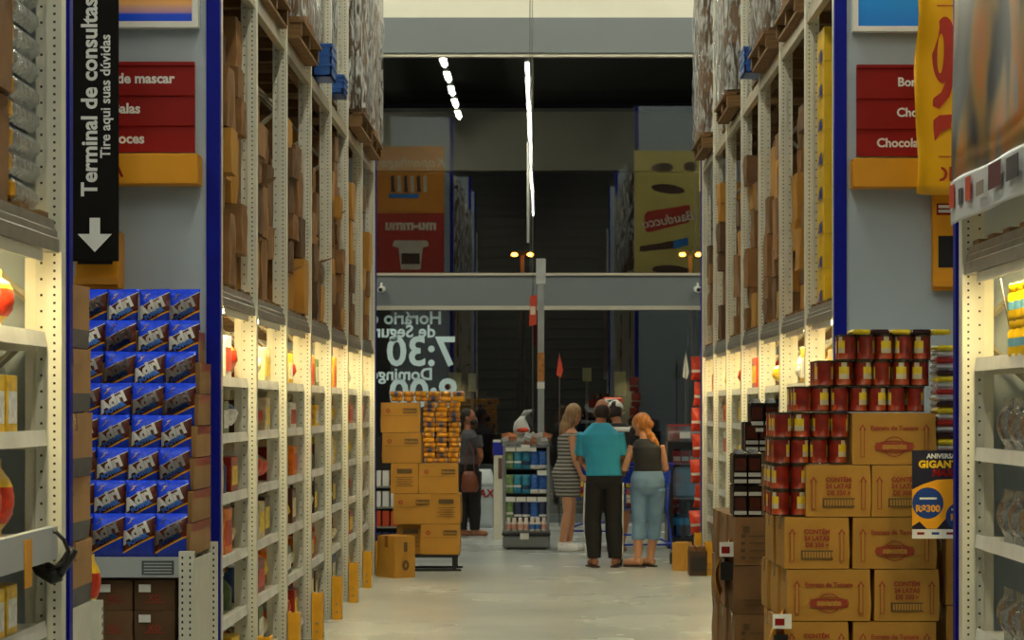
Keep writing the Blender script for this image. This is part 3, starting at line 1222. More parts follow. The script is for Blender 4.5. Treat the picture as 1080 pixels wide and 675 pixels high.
# ---------------- boards on the two rack ends
def end_boards(s, d, edge_px, red_px, red_y, yel_px, yel_y, box_px, box_y, rows, centers, hue, side):
    inner = lambda px: Xp(px, d)
    out = 2.72 * s
    # three red category boards
    zt, zb = Zp(red_y[0], d), Zp(red_y[1], d)
    xa, xb = sorted((inner(red_px), out))
    t = thing('category_sign', 'dark red category board with three rows of white words on the %s rack end' % side, 'sign', ((xa + xb) / 2, d, zb))
    w = xb - xa
    hrow = (zt - zb) / 3
    for k in range(3):
        z0 = (zt - zb) - (k + 1) * hrow
        p_ = part('panel', MB().prism([(-.022, z0), (0.0, z0), (0.0, z0 + hrow), (-.034, z0 + hrow), (-.034, z0 + hrow - .018), (-.022, z0 + hrow - .024)], -w / 2, w / 2, 'x'), t, RED)
        letter(p_, rows[k], .07, WHITE, (Xp(centers[k], d) - (xa + xb) / 2, -.0235, z0 + hrow * .3), align='CENTER' if s < 0 else 'LEFT', bold=.0022)
    # yellow offer board
    zt, zb = Zp(yel_y[0], d), Zp(yel_y[1], d)
    xa, xb = sorted((inner(yel_px), out))
    t = thing('offer_board', 'plain yellow offer board under the red sign on the %s rack end' % side, 'sign', ((xa + xb) / 2, d, zb))
    part('board', MB().cham(xa - (xa + xb) / 2, xb - (xa + xb) / 2, -.16, 0, 0, zt - zb, .004), t, YELLOW)
    if s < 0:
        letter(t, 'OFERTA', .095, RED, (Xp(136, d) - (xa + xb) / 2, -.1612, .035), align='RIGHT', bold=.002)
    # framed picture
    zb = Zp(box_y, d)
    xa, xb = sorted((inner(box_px), out))
    t = thing('framed_poster', 'white framed %s picture high on the %s rack end' % (hue[0], side), 'poster', ((xa + xb) / 2, d, zb))
    w = xb - xa
    fr = part('frame', MB().box(-w / 2, w / 2, -.07, 0, 0, .03), t, WHITE)
    for (x0, x1, z0, z1) in ((-w / 2, -w / 2 + .03, .03, .9), (w / 2 - .03, w / 2, .03, .9), (-w / 2, w / 2, .9, .93)):
        part('frame', MB().box(x0, x1, -.07, 0, z0, z1), t, WHITE)
    part('picture', MB().box(-w / 2 + .03, w / 2 - .03, -.055, -.05, .03, .9), t, hue[1])


def grad(name, stops, z1, glow=.25):
    m = bpy.data.materials.new(name)
    m.use_nodes = True
    nt_ = m.node_tree
    b_ = nt_.nodes['Principled BSDF']
    tc_ = nt_.nodes.new('ShaderNodeTexCoord')
    sp = nt_.nodes.new('ShaderNodeSeparateXYZ')
    nt_.links.new(tc_.outputs['Object'], sp.inputs[0])
    mr_ = nt_.nodes.new('ShaderNodeMapRange')
    mr_.inputs['From Max'].default_value = z1
    nt_.links.new(sp.outputs['Z'], mr_.inputs['Value'])
    rp_ = nt_.nodes.new('ShaderNodeValToRGB')
    nt_.links.new(mr_.outputs[0], rp_.inputs[0])
    el = rp_.color_ramp.elements
    el[0].position, el[0].color = stops[0][0], lin(stops[0][1])
    el[1].position, el[1].color = stops[-1][0], lin(stops[-1][1])
    for p2, c2 in stops[1:-1]:
        e2 = el.new(p2)
        e2.color = lin(c2)
    nt_.links.new(rp_.outputs[0], b_.inputs['Base Color'])
    b_.inputs['Roughness'].default_value = .3
    return m


sunset = grad('sunset_print', ((0.0, (20, 70, 220)), (.11, (20, 80, 226)), (.13, (196, 150, 190)), (.2, (250, 190, 120)), (.3, (255, 150, 20)), (1, (255, 190, 60))), .6)
ocean = grad('ocean_print', ((0.0, (20, 120, 226)), (.3, (20, 150, 240)), (1, (60, 210, 255))), .6)
end_boards(-1, 11.42, 218, 206, (66, 161), 213.5, (165.5, 197), 211, 31, ('Goma de mascar', 'Balas', 'Doces'), (134, 134, 134), ('sunset coloured', sunset), 'left')
end_boards(1, 12.99, 893, 903, (69, 165), 896, (170, 200), 898, 35, ('Bombons', 'Chocolates', 'Chocolates'), (946, 945, 924), ('bright blue', ocean), 'right')

# ---------------- price check terminal and its black sign on the left rack end
d = 11.22
t = thing('price_checker', 'yellow price check terminal under the black arrow sign', 'terminal', (Xp(101, d), 11.38, Zp(304, d)))
w = 46 * d / F
hh = Zp(243, d) - Zp(304, d)
part('case', MB().cham(-w / 2, w / 2, -.13, .03, 0, hh, .006), t, YELLOW)
part('screen', MB().box(-w / 2 + .012, w / 2 - .03, -.134, -.131, .12, hh - .02), t, BLACK)
part('sill', MB().box(-w / 2, w / 2, -.15, -.13, .02, .055), t, mat('terminal_shade', (206, 140, 18), .5))
letter(t, 'i', .07, YELLOW, (-w / 2 + .045, -.136, .18), bold=.002, shear=.3)
d = 11.15
zb = Zp(275.5, d)
t = thing('hanging_sign', 'tall black sign with upright white words and a down arrow', 'sign', (Xp(100.5, d), d, zb))
w = 49 * d / F
part('board', MB().cham(-w / 2, w / 2, -.012, .012, 0, 1.6, .003), t, BLACK_MATT)
UP = Matrix(((0, -1, 0), (0, 0, -1), (1, 0, 0))).to_euler()
rel = lambda px, py: (Xp(px, d) - Xp(100.5, d), -.0126, Zp(py, d) - zb)
SIGNW = mat('sign_white', (226, 228, 228), .5, var=.02)


def fit(parent, s, length, m, loc, rot, **k):
    """lettering scaled to a wanted length along its baseline"""
    me0 = text_mesh(s, .1, m, **k)
    wd = max(v.co.x for v in me0.vertices) - min(v.co.x for v in me0.vertices)
    o = link('lettering', me0, parent, loc, rot)
    o.scale = (length / wd, length / wd, 1)
    o['kind'] = 'stuff'
    return o


fit(t, 'Terminal de consultas', 209 * d / F, SIGNW, rel(102.5, 207), UP, bold=.0028)
fit(t, 'Tire aqui suas dúvidas', 130 * d / F, SIGNW, rel(116.5, 167), UP, bold=.002)
ar = [(-5.5, 230), (5.5, 230), (5.5, 247), (18, 247), (0, 266), (-18, 247), (-5.5, 247)]
part('arrow', MB().prism([(p[0] * d / F, Zp(p[1], d) - zb) for p in ar], -.0135, -.012, 'y'), t, SIGNW)
for zz in (.2, .31):
    part('bracket', MB().box(-.02, .02, .012, .26, zz, zz + .02), t, STEEL)

# ---------------- right: yellow price sheet, terminal sign, dark banner
d = 12.45
x0 = Xp(963, d)
zb = Zp(206, d)
t = thing('price_sheet', 'curled yellow price sheet with a huge red nine', 'sign', (x0, d, zb))
mb = MB()
nx, nzz = 16, 20
hh = Zp(-30, d) - zb
vs = []
for k in range(nzz + 1):
    for i in range(nx + 1):
        u = i / nx
        xx = .012 * math.sin(k * .5) * (1 - u) + .52 * u
        yy = -.09 * math.exp(-u * 8) * (1 + .25 * math.sin(k * .9)) + .01 * math.sin(k * .6 + i * .7) * math.exp(-u * 5)
        vs.append((xx, yy, hh * k / nzz))
mb.add(vs, [(k * (nx + 1) + i, k * (nx + 1) + i + 1, (k + 1) * (nx + 1) + i + 1, (k + 1) * (nx + 1) + i) for k in range(nzz) for i in range(nx)], 0, True)
sheet = part('sheet', mb, t, mat('sheet_yellow', (244, 178, 16), .35, var=.04))
sheet.modifiers.new('thick', 'SOLIDIFY').thickness = .002
q = lambda px, py: (Xp(px, d) - x0, -.016, Zp(py, d) - zb)
SHEET_RED = mat('sheet_red', (176, 40, 12), .4, var=.1)
mb = MB()
vs = []
for j in range(28):
    an = 2 * PI * j / 28
    for (cx, cy, ra, rb2) in ((995, 53, 12.5, 35), (991.5, 57, 3.6, 21)):
        g = q(cx + ra * math.cos(an) + .12 * rb2 * math.sin(an) * .3, cy - rb2 * math.sin(an))
        vs += [(g[0], -.018, g[2]), (g[0], -.016, g[2])]
for j in range(28):
    k = (j + 1) % 28
    a0, a1, b0, b1 = 4 * j, 4 * j + 2, 4 * k, 4 * k + 2
    mb.f += [(a0, b0, b1, a1), (a0 + 1, a1 + 1, b1 + 1, b0 + 1), (a0, a0 + 1, b0 + 1, b0), (a1, b1, b1 + 1, a1 + 1)]
    mb.m += [0] * 4
    mb.s += [False] * 4
mb.v = vs
part('figure_nine_bowl', mb, t, SHEET_RED)
part('figure_nine_tail', MB().prism([(q(px, py)[0], q(px, py)[2]) for px, py in ((1002, 62), (1008, 50), (1007, 80), (1001, 102), (990, 115), (982, 112), (984, 104), (992, 98), (998, 84))], -.0195, -.017, 'y'), t, SHEET_RED)
part('price_comma', MB().prism([(q(px, py)[0], q(px, py)[2]) for px, py in ((984, 127), (990, 122), (1004, 121), (1002, 135), (992, 140), (980, 157), (982, 144))], -.018, -.016, 'y'), t, SHEET_RED)
for py in (6, 165):
    part('rule', MB().box(q(984, 0)[0], .5, -.018, -.016, q(0, py + 1)[2], q(0, py)[2]), t, SHEET_RED)
letter(t, 'OFERTA', .11, SHEET_RED, q(982, 191), bold=.002)
d = 12.9
t = thing('information_panel', 'yellow information panel with a red label and black square on the right rack end', 'sign', (Xp(985, d), 12.99, Zp(306, d)))
hh = Zp(203, d) - Zp(306, d)
part('plate', MB().cham(0, .26, -.06, 0, 0, hh, .004), t, YELLOW)
part('red_label', MB().box(.02, .24, -.063, -.06, hh - .125, hh - .06), t, RED)
for k in range(2):
    part('label_line', MB().box(.03, .23, -.0645, -.063, hh - .112 + k * .026, hh - .095 + k * .026), t, WHITE)
part('black_square', MB().box(.03, .25, -.063, -.06, .13, .31), t, BLACK)
part('sill', MB().box(0, .26, -.085, -.06, .02, .05), t, mat('terminal_shade', (206, 140, 18), .5))
letter(t, 'i', .11, YELLOW, (.12, -.0645, .17), bold=.002, shear=.4)

# dark promotional banner on the aisle face of the nearest right rack
BN = bpy.data.materials.new('promo_banner')
BN.use_nodes = True
nt = BN.node_tree
bs = nt.nodes['Principled BSDF']
bs.inputs['Roughness'].default_value = .3
tc = nt.nodes.new('ShaderNodeTexCoord')
mp = nt.nodes.new('ShaderNodeMapping')
mp.inputs['Scale'].default_value = (1, 1.0, .6)
nt.links.new(tc.outputs['Object'], mp.inputs[0])
nz = nt.nodes.new('ShaderNodeTexNoise')
nz.inputs['Scale'].default_value = 2.0
nz.inputs['Detail'].default_value = 1.5
nt.links.new(mp.outputs[0], nz.inputs['Vector'])
ramp = nt.nodes.new('ShaderNodeValToRGB')
nt.links.new(nz.outputs['Fac'], ramp.inputs[0])
els = ramp.color_ramp.elements
els[0].position, els[0].color = .36, lin((16, 20, 40))
els[1].position, els[1].color = .72, lin((60, 20, 16))
for p_, c_ in ((.45, (28, 34, 56)), (.5, (150, 120, 60)), (.56, (190, 110, 24)), (.6, (120, 124, 122)), (.66, (70, 70, 74))):
    e = els.new(p_)
    e.color = lin(c_)
nt.links.new(ramp.outputs[0], bs.inputs['Base Color'])
t = thing('promo_banner', 'dark blue and orange plastic banner with a white logo strip at top right', 'banner', (1.64, 8.96, 2.34))


def sheet_yz(y0, y1, z0, z1, amp, off, ph=0.0):
    mb = MB()
    ny, nz_ = 26, 14
    vs = []
    for k in range(nz_ + 1):
        for i in range(ny + 1):
            y = y0 + (y1 - y0) * i / ny
            zz = z0 + (z1 - z0) * k / nz_
            vs.append((off + amp * math.sin(y * 7 + zz * 2.1 + ph) * .6 + amp * .5 * math.sin(y * 3 - zz * 4), y, zz))
    return mb.add(vs, [(k * (ny + 1) + i, k * (ny + 1) + i + 1, (k + 1) * (ny + 1) + i + 1, (k + 1) * (ny + 1) + i) for k in range(nz_) for i in range(ny)], 0, True)


p_ = part('print', sheet_yz(-2.2, 0, .16, 2.0, .014, -.02), t, BN)
p_.modifiers.new('thick', 'SOLIDIFY').thickness = .002
p_ = part('logo_strip', sheet_yz(-2.2, 0, 0, .17, .014, -.024), t, mat('strip_white', (214, 220, 226), .35, var=.06))
p_.modifiers.new('thick', 'SOLIDIFY').thickness = .002
for k, (yy, ww, hh, c_) in enumerate(((-.12, .1, .09, (190, 50, 30)), (-.3, .08, .06, (60, 60, 80)), (-.45, .1, .09, (196, 70, 40)), (-.68, .14, .05, (150, 140, 130)), (-.95, .22, .09, (90, 40, 50)), (-1.25, .2, .08, (60, 60, 70)))):
    part('logo', MB().cham(-.043, -.041, yy - ww / 2, yy + ww / 2, .06, .06 + hh, .0005), t, mat('logo_%d' % k, c_, .4))

# ---------------- goods on the nearest left rack
foil = MB()
foil.cham(-.15, .15, -.19, .19, 0, .08, .026)
foil_me = foil.mesh('foil_pack', SILVER)
gold_me = MB().cham(-.14, .14, -.03, .03, 0, .06, .01).mesh('gold_tip', mat('gold_tip', (190, 140, 40), .3, var=.3, scale=20))
for k in range(12):
    o = link('foil_pack', foil_me, None, (-1.665 - .15, 7.40, ZB1 + .027 + k * .083), (0, .03 * (-1) ** k, rp.uniform(-.05, .05)))
    tag(o, 'grey clear-wrapped pack, %s from the bottom of the column at the left edge' % (ORD + ['eleventh', 'twelfth'])[k], 'pack', 'wrapped packs at the left edge')
    link('gold_tip', gold_me, o, (0, -.18, .01))
near_c = carton_mesh('carton', .40, .36, .33, KRAFT, TAPE, .008, 33)
for k in range(4):
    o = link('carton', near_c, None, (-1.86 + rp.uniform(-.01, .01), 6.98, ZB1 + .02 + k * .34), (0, 0, PI / 2 + rp.uniform(-.04, .04)))
    tag(o, 'large brown carton at the top left edge, %s from the bottom' % ORD[k], 'carton', 'large cartons at the left edge')
YJ = mat('yellow_jar', (244, 196, 20), .35, var=.1, rand=.05)
jar = MB().lathe([(.0, 0), (.048, 0), (.05, .01), (.05, .085), (.043, .1), (.043, .104)], 16)
jar.lathe([(.046, .1), (.046, .128), (.04, .132), (0, .132)], 16, mi=1)
jar_me = jar.mesh('jar', YJ, mat('jar_lid', (238, 190, 0), .3))
jl = MB().lathe([(.0505, 0), (.0505, .03)], 16)
jl.f = jl.f[:-2]
jl.m = jl.m[:-2]
jl.s = jl.s[:-2]
jl_me = jl.mesh('jar_label', mat('jar_label', (110, 170, 200), .4))
for zi, z in enumerate((.90, 1.2, 1.54, 1.87)):
    for k in range(5):
        o = link('pack', KINDS[(5, 4, 5, 4)[zi]][2], None, (-1.665 - .06, 7.20 - k * .17, z + .001), (0, 0, PI / 2), (.7, .9, (.75, 1.0, .85, .75)[zi]))
        tag(o, 'small pack on the nearest left rack, %s shelf up, %s from the upright' % (ORD[zi], ORD[k]), 'pack', 'packs on the nearest left rack, %s shelf' % ORD[zi])

# hand scanner on a black strap, hanging on the near-left upright
d = 7.60
t = thing('strap_scanner', 'black hand scanner on a looped strap hung on the nearest left upright', 'scanner', (Xp(56, d), d - .05, Zp(612, d)))
o_ = t.location
lp = lambda px, py, dy=0: tuple(Pt(px, py, d) + Vector((0, dy - .04, 0)) - o_)
part('strap', MB().tube([lp(38, 572), lp(42, 561, -.02), lp(52, 557, -.03), lp(64, 560, -.03), lp(72, 568, -.03), (lp(76, 580, -.02)), lp(72, 592, -.03), lp(60, 598, -.03), lp(44, 594, -.02), lp(39, 586)], .007, 8), t, BLACK)
part('body', MB().tube([lp(38, 588), lp(46, 598), lp(60, 606), lp(66, 604)], [.02, .03, .032, .026], 10), t, BLACK)
part('grip', MB().tube([lp(62, 605), lp(72, 592), lp(80, 578)], [.024, .02, .018], 10), t, BLACK)

# tilted price holder on the third shelf
t = thing('price_holder', 'grey plastic price holder with a yellow tag at the left edge', 'price holder', (-1.632, 7.35, 1.12))
part('rail', MB().box(-.01, .02, -.9, .25, 0, .11), t, LABEL_GREY)
part('tag', MB().box(.021, .024, -.25, -.15, -.06, .09), t, YELLOW)

# near-left end: tall stack of cartons with grey bands
t = thing('display_stand', 'white slotted stand below the banded cartons at the left', 'stand', (-1.95, 8.25, 0))
part('side_sheet', MB().box(.255, .262, -.36, .3, 0, .90), t, UPRIGHT)
pp = part('post', MB().box(.23, .30, .30, .34, 0, .90), t, UPRIGHT)
sl = MB()
for k in range(28):
    sl.add([(.3006, .312, .05 + k * .03), (.3006, .328, .05 + k * .03), (.3006, .328, .065 + k * .03), (.3006, .312, .065 + k * .03)], [(0, 1, 2, 3)])
s_ = part('slot', sl, pp, HOLE)
s_['kind'] = 'stuff'
part('shelf', MB().box(-.5, .255, -.36, .3, .87, .90), t, UPRIGHT)
part('post', MB().box(-.55, -.48, .26, .34, 0, .90), t, UPRIGHT)
band_me = carton_mesh('banded_carton', .40, .66, .232, KRAFT_M, TAPE, .004, 77, band=mat('grey_band', (70, 72, 76), .5))
for k in range(5):
    o = link('banded_carton', band_me, None, (-1.90 + (.012, 0, .016, .004, -.005)[k], 8.24, .902 + k * .236), (0, 0, (.01, -.01, .02, 0, -.015)[k]))
    tag(o, 'grey-banded carton, %s from the bottom, in the narrow stack left of the blue packs' % ORD[k], 'carton', 'banded cartons beside the nearest left rack')
o = link('snack_bag', KINDS[4][2], None, (-1.70, 8.63, .86), (0, 0, PI / 2), (.4, .5, .8))
tag(o, 'yellow bag hanging below the banded cartons', 'bag')

# ---------------- goods on the nearest right rack
for zi, z in enumerate((.75, 1.12, 1.46, 1.81)):
    for k in range(4):
        if zi == 3:
            for lv in range(2):
                o = link('jar', jar_me, None, (1.748, 8.27 - k * .112, z + .001 + lv * .133))
                tag(o, 'yellow lidded jar at the right edge, %s tier, %s from the upright' % ('upper' if lv else 'lower', ORD[k]), 'jar', 'yellow jars on the nearest right rack')
                link('jar_label', jl_me, o, (0, 0, .035))
        else:
            o = link('clear_bag', bag_mesh('clear_bag', .17, .08, .2, CLEAR_BAG, seed=90 + zi * 4 + k), None, (1.75, 8.5 - k * .2, z + .001), (0, 0, -PI / 2))
            tag(o, 'clear plastic bag, nearest right rack, %s shelf up, %s from the upright' % (ORD[zi], ORD[k]), 'bag', 'clear bags on the nearest right rack')
            if k % 2:
                o = link('plastic_bottle', KINDS[21][2], None, (1.86, 8.45 - k * .2, z + .001), (0, 0, 0), (1, 1, .8))
                tag(o, 'yellow bottle behind the clear bags, nearest right rack, %s shelf up, %s from the upright' % (ORD[zi], ORD[k]), 'bottle', 'yellow bottles on the nearest right rack')
t = thing('hanging_cable', 'thin black cable looped under the lit beam at the right edge', 'cable', (1.70, 8.3, 2.1))
part('cable', MB().tube([(0, .1, 0), (.01, .05, -.12), (.02, .0, -.22), (.02, -.06, -.16), (.01, -.03, -.08), (.02, .03, -.17), (.02, .0, -.32)], .004, 6), t, BLACK)

# ---------------- tomato pile in the cross aisle
D0 = 9.62
PXM = F / D0
CW, CN, CHT = .352, .272, .2165
wide_items = []
narrow_items = []
for s_ in (-1, 1):
    for (lst, hw) in ((wide_items, .135), (narrow_items, .105)):
        a = [(-.009, .03), (.009, .03), (.009, .145), (.016, .145), (0, .17), (-.016, .145), (-.009, .145)]
        inner = [(-.006, .033), (.006, .033), (.006, .148), (0, .162), (-.006, .148)]
        o2 = flat([(p[0] + s_ * hw, p[1]) for p in a])
        lst.append((o2, I4, 0))
        lst.append((flat([(p[0] + s_ * hw, p[1]) for p in inner], -.0014), I4, 2))
wide_items += [(text_mesh('Extrato de Tomate', .026, RED_DARK, 'CENTER', bold=.0008, res=2), XZ(0, .145, -.0003), 0),
               (ring2(0, .075, .085, .026, .004), I4, 0), (ring2(0, .075, .048, .043, .004), I4, 0),
               (flat([(-.078, .058), (.078, .058), (.078, .092), (-.078, .092)], -.0014), I4, 0),
               (text_mesh('savante', .034, KRAFT_B, 'CENTER', bold=.0022, res=2), XZ(0, .066, -.0018), 2)]
narrow_items += [(text_mesh('CONTÉM', .026, RED_DARK, 'CENTER', bold=.001, res=2), XZ(0, .148, -.0003), 0),
                 (text_mesh('24 LATAS', .026, RED_DARK, 'CENTER', bold=.001, res=2), XZ(0, .12, -.0003), 0),
                 (text_mesh('DE 350 g', .026, RED_DARK, 'CENTER', bold=.001, res=2), XZ(0, .092, -.0003), 0),
                 (flat([(-.068, .04), (.068, .04), (.068, .078), (-.068, .078)]), I4, 1)]
narrow_items += [(flat([(-.06 + k * .012, .046), (-.052 + k * .012, .046), (-.052 + k * .012, .072), (-.06 + k * .012, .072)], -.0014), I4, 2) for k in range(11)]
wide_pr = join('print', wide_items, RED_DARK, INK, KRAFT_B)
narrow_pr = join('print', narrow_items, RED_DARK, INK, KRAFT_B)
tc_w = carton_mesh('tomato_carton', CW, CN, CHT, KRAFT_B, TAPE, .0025, 11)
tc_n = carton_mesh('tomato_carton', CN, CW, CHT, KRAFT_B, TAPE, .0025, 12)
rows = [  # top pixel row, list of (left px, kind)
    (435, [(900, 'w')]), (490, [(850, 'n'), (921, 'n')]), (545, [(828, 'n'), (900, 'w')]), (600, [(830, 'w'), (922, 'n')]), (655, [(827, 'n'), (899, 'w')])]
LEVN = ['top', 'second', 'third', 'fourth', 'fifth']
pile_z = {}
for ri, (py, lst) in enumerate(rows):
    z0 = Zp(py, D0) - .2195
    pile_z[ri] = z0
    for ci, (px, kd) in enumerate(lst):
        w, dep = (CW, CN) if kd == 'w' else (CN, CW)
        xc = Xp(px, D0) + w / 2
        nb = 3 if kd == 'w' else 2
        for b_ in range(nb):
            o = link('tomato_carton', tc_w if kd == 'w' else tc_n, None, (xc + rp.uniform(-.004, .004) - .012 * b_, D0 + dep / 2 + b_ * (dep + .012), z0), (0, 0, rp.uniform(-.012, .012)))
            tag(o, 'ochre tomato carton, %s layer of the pile, %s of its row, %s rank' % (LEVN[ri], ('left' if ci == 0 else 'right') if len(lst) > 1 else 'only one', ('front', 'middle', 'rear')[b_]), 'carton', 'tomato cartons in the pile')
            p_ = link('print', wide_pr if kd == 'w' else narrow_pr, o, (0, -dep / 2 - .0095, 0))
            p_['kind'] = 'stuff'
z0 = pile_z[4]
k = 0
while z0 - .2195 > .12:
    z0 -= .2195
    for ci, x in enumerate((1.21, 1.53)):
        for b_ in range(2):
            o = link('tomato_carton', tc_n if ci == 0 else tc_w, None, (x, D0 + .17 + b_ * .36, z0))
            tag(o, 'ochre tomato carton low in the pile, %s hidden layer, %s column, %s rank' % (ORD[k], ORD[ci], ORD[b_]), 'carton', 'tomato cartons below the frame')
    k += 1
t = pallet('wooden pallet under the tomato pile', (1.42, D0 + .62, 0), None)
for ch in t.children:
    ch.scale.z *= (z0 - .001) / .125
    ch.location.z *= (z0 - .001) / .125

# cans
CAN_RED = mat('can_red', (124, 26, 14), .3, var=.35, scale=25, rand=.12)
CAN_ORANGE = mat('can_orange', (160, 62, 18), .3, var=.3, scale=40)
CAN_WHITE = mat('can_white', (196, 186, 156), .3, var=.1)
CAN_YEL = mat('can_yellow', (226, 196, 50), .3, var=.1)
RIM = mat('can_rim', (70, 60, 46), .35, .6)
CR, CHH = .0385, .1085
cm = MB()
n = 20
prof = [(0, 0), (CR, 0), (CR, .004), (CR - .002, .006), (CR - .002, .03), (CR - .002, .052), (CR - .002, .082), (CR - .002, .1), (CR, .102), (CR, CHH), (CR - .004, CHH), (CR - .005, CHH - .004), (0, CHH - .004)]
for (r_, z_) in prof:
    for j in range(n):
        a = 2 * PI * j / n
        cm.v.append((max(r_, .001) * math.cos(a), max(r_, .001) * math.sin(a), z_))
for i in range(len(prof) - 1):
    for j in range(n):
        q1, q2 = i * n + j, i * n + (j + 1) % n
        cm.f.append((q1, q2, q2 + n, q1 + n))
        mi = 4
        if 3 <= i <= 6:
            mi = 0
            jj = j % 10
            if i == 5 and jj in (1, 2, 3, 4):
                mi = 3
            if i == 6 and jj in (2, 3):
                mi = 2
            if i == 4 and jj in (1, 2, 3, 4):
                mi = 2
            if i == 3 and jj in (0, 1, 2, 3, 4, 5):
                mi = 1
        cm.m.append(mi)
        cm.s.append(3 <= i <= 6)
can_me = cm.mesh('tomato_can', CAN_RED, CAN_ORANGE, CAN_WHITE, CAN_YEL, RIM)
PITCH = .0805
zA = pile_z[0]
layers = [  # (base z, left px, right px, rank depth, offset)
    (pile_z[1], 815, 850, 5), (pile_z[1] + .11, 815, 850, 5), (zA, 816, 898, 5), (zA + .11, 818, 898, 5),
    (zA + .2205, 838, 990, 4), (zA + .3305, 863, 990, 4), (zA + .4405, 886, 990, 4)]
for li, (z, pl, pr, dep) in enumerate(layers):
    xl = Xp(pl, D0) + CR
    nn = max(2, int((pr - pl) / PXM / PITCH + .3))
    for i in range(nn):
        for j in range(dep):
            if i > 1 and j > 1 and li < 6:
                continue
            if li == 6 and j > 1:
                continue
            o = link('tomato_can', can_me, None, (xl + i * PITCH + rp.uniform(-.002, .002), D0 + .035 + CR + j * PITCH, z + .001), (0, 0, rp.uniform(0, 6.28)))
            tag(o, 'red tomato can, %s can layer from below, %s in from the left, %s rank' % (ORD[li], ORD[i], ORD[j]), 'can', 'tomato cans on the pile')
# thin packs lying on the very top and the edge-on stack at the right of the cans
FOILS = [mat('foil_yellow', (214, 190, 40), .25, .2, var=.3, scale=30), mat('foil_dark', (50, 26, 30), .25, .2, var=.3, scale=30), mat('foil_red', (160, 40, 36), .25, .2, var=.3, scale=30), mat('foil_silver', (190, 190, 196), .2, .5, var=.3, scale=30)]
flat_me = [MB().cham(-.05, .05, -.09, .09, 0, .024, .009).mesh('flat_pack', FOILS[i]) for i in range(4)]
for k in range(5):
    o = link('flat_pack', flat_me[(0, 1, 0, 1, 0)[k]], None, (Xp(898, D0) + .045 + k * .085, D0 + .10, zA + .5505), (0, 0, rp.uniform(-.1, .1)), (.8, .8, .9))
    tag(o, '%s foil pack lying on top of the cans, %s from the left' % (('yellow', 'dark')[k % 2], ORD[k]), 'pack', 'foil packs on top of the cans')
for k in range(19):
    o = link('flat_pack', flat_me[(3, 2, 3, 0, 1)[k % 5]], None, (Xp(997, D0) + .006, D0 + .09, zA + .003 + k * .0265), (0, 0, rp.uniform(-.05, .05)), (.85, 1, 1))
    tag(o, '%s foil pack, edge-on stack right of the cans, %s from below, %s half' % (('silver', 'red', 'silver', 'yellow', 'dark')[k % 5], ORD[k % 10], 'lower' if k < 10 else 'upper'), 'pack', 'foil packs stacked right of the cans')
edge_c = carton_mesh('carton', .15, .3, .29, KRAFT_B, TAPE, .003, 55)
for k in range(4):
    o = link('carton', edge_c, None, (Xp(1003, D0) + .06, D0 + .17, zA - .295 * (k + 1) + .29 - .29 * 0 - .0), (0, 0, 0))
    tag(o, 'narrow carton half hidden beside the nearest right rack, %s from the top' % ORD[k], 'carton', 'narrow cartons right of the pile')

# anniversary poster
d = 9.30
x0, z0 = Xp(962, d), Zp(568, d)
hh = Zp(475, d) - z0
t = thing('promo_poster', 'small navy and yellow anniversary poster hung on the tomato pile', 'poster', (x0, d, z0))
W_ = .30
part('card', MB().box(0, W_, 0, .003, 0, hh), t, mat('poster_navy', (22, 22, 46), .4))
PY = mat('poster_yellow', (240, 166, 20), .4)
PB = mat('poster_blue', (24, 60, 130), .4)
part('white_strip', MB().box(0, W_, -.001, 0, 0, .038), t, WHITE)
for xx in (.20, .28):
    part('hanger', MB().box(xx, xx + .01, -.19, .003, hh - .012, hh - .002), t, STEEL)
sw = [(0, .05), (.03, .07), (.06, .04), (.10, .04), (.2, .15), (.3, .2), (.3, .24), (.2, .245), (.1, .24), (.04, .22), (0, .2)]
part('yellow_swoosh', MB().prism(sw, -.001, 0, 'y'), t, PY)


def disc(cx, cz, r_, y):
    return MB().prism([(cx + r_ * math.cos(2 * PI * j / 24), cz + r_ * math.sin(2 * PI * j / 24)) for j in range(24)], y - .0008, y, 'y')


p_ = part('blue_disc', disc(.064, .145, .064, -.001), t, PB)
p2 = part('blue_disc', disc(.195, .09, .058, -.001), t, PB)
letter(t, 'ANIVERSÁRIO', .026, WHITE, (.06, -.0016, hh - .032), bold=.001)
letter(t, 'GIGANTE', .04, mat('poster_gold', (246, 200, 30), .4), (.026, -.0016, hh - .07), bold=.002, space=1.08)
letter(t, 'MAX', .04, RED, (.08, -.0016, hh - .105), bold=.002, shear=.2)
letter(p_, 'R$300', .038, PY, (.064, -.0022, .11), align='CENTER', bold=.0015)
letter(p2, 'R$50', .036, PY, (.195, -.0022, .075), align='CENTER', bold=.0015)
part('line', MB().box(.03, .10, -.0024, -.0018, .16, .168), p_, WHITE)
part('line', MB().box(.16, .23, -.0024, -.0018, .115, .122), p2, WHITE)
for k in range(4):
    part('sponsor', MB().box(.02 + k * .06, .05 + k * .06, -.0018, -.001, .016, .026), t, RED if k % 2 == 0 else mat('poster_blue', (24, 60, 130), .4))

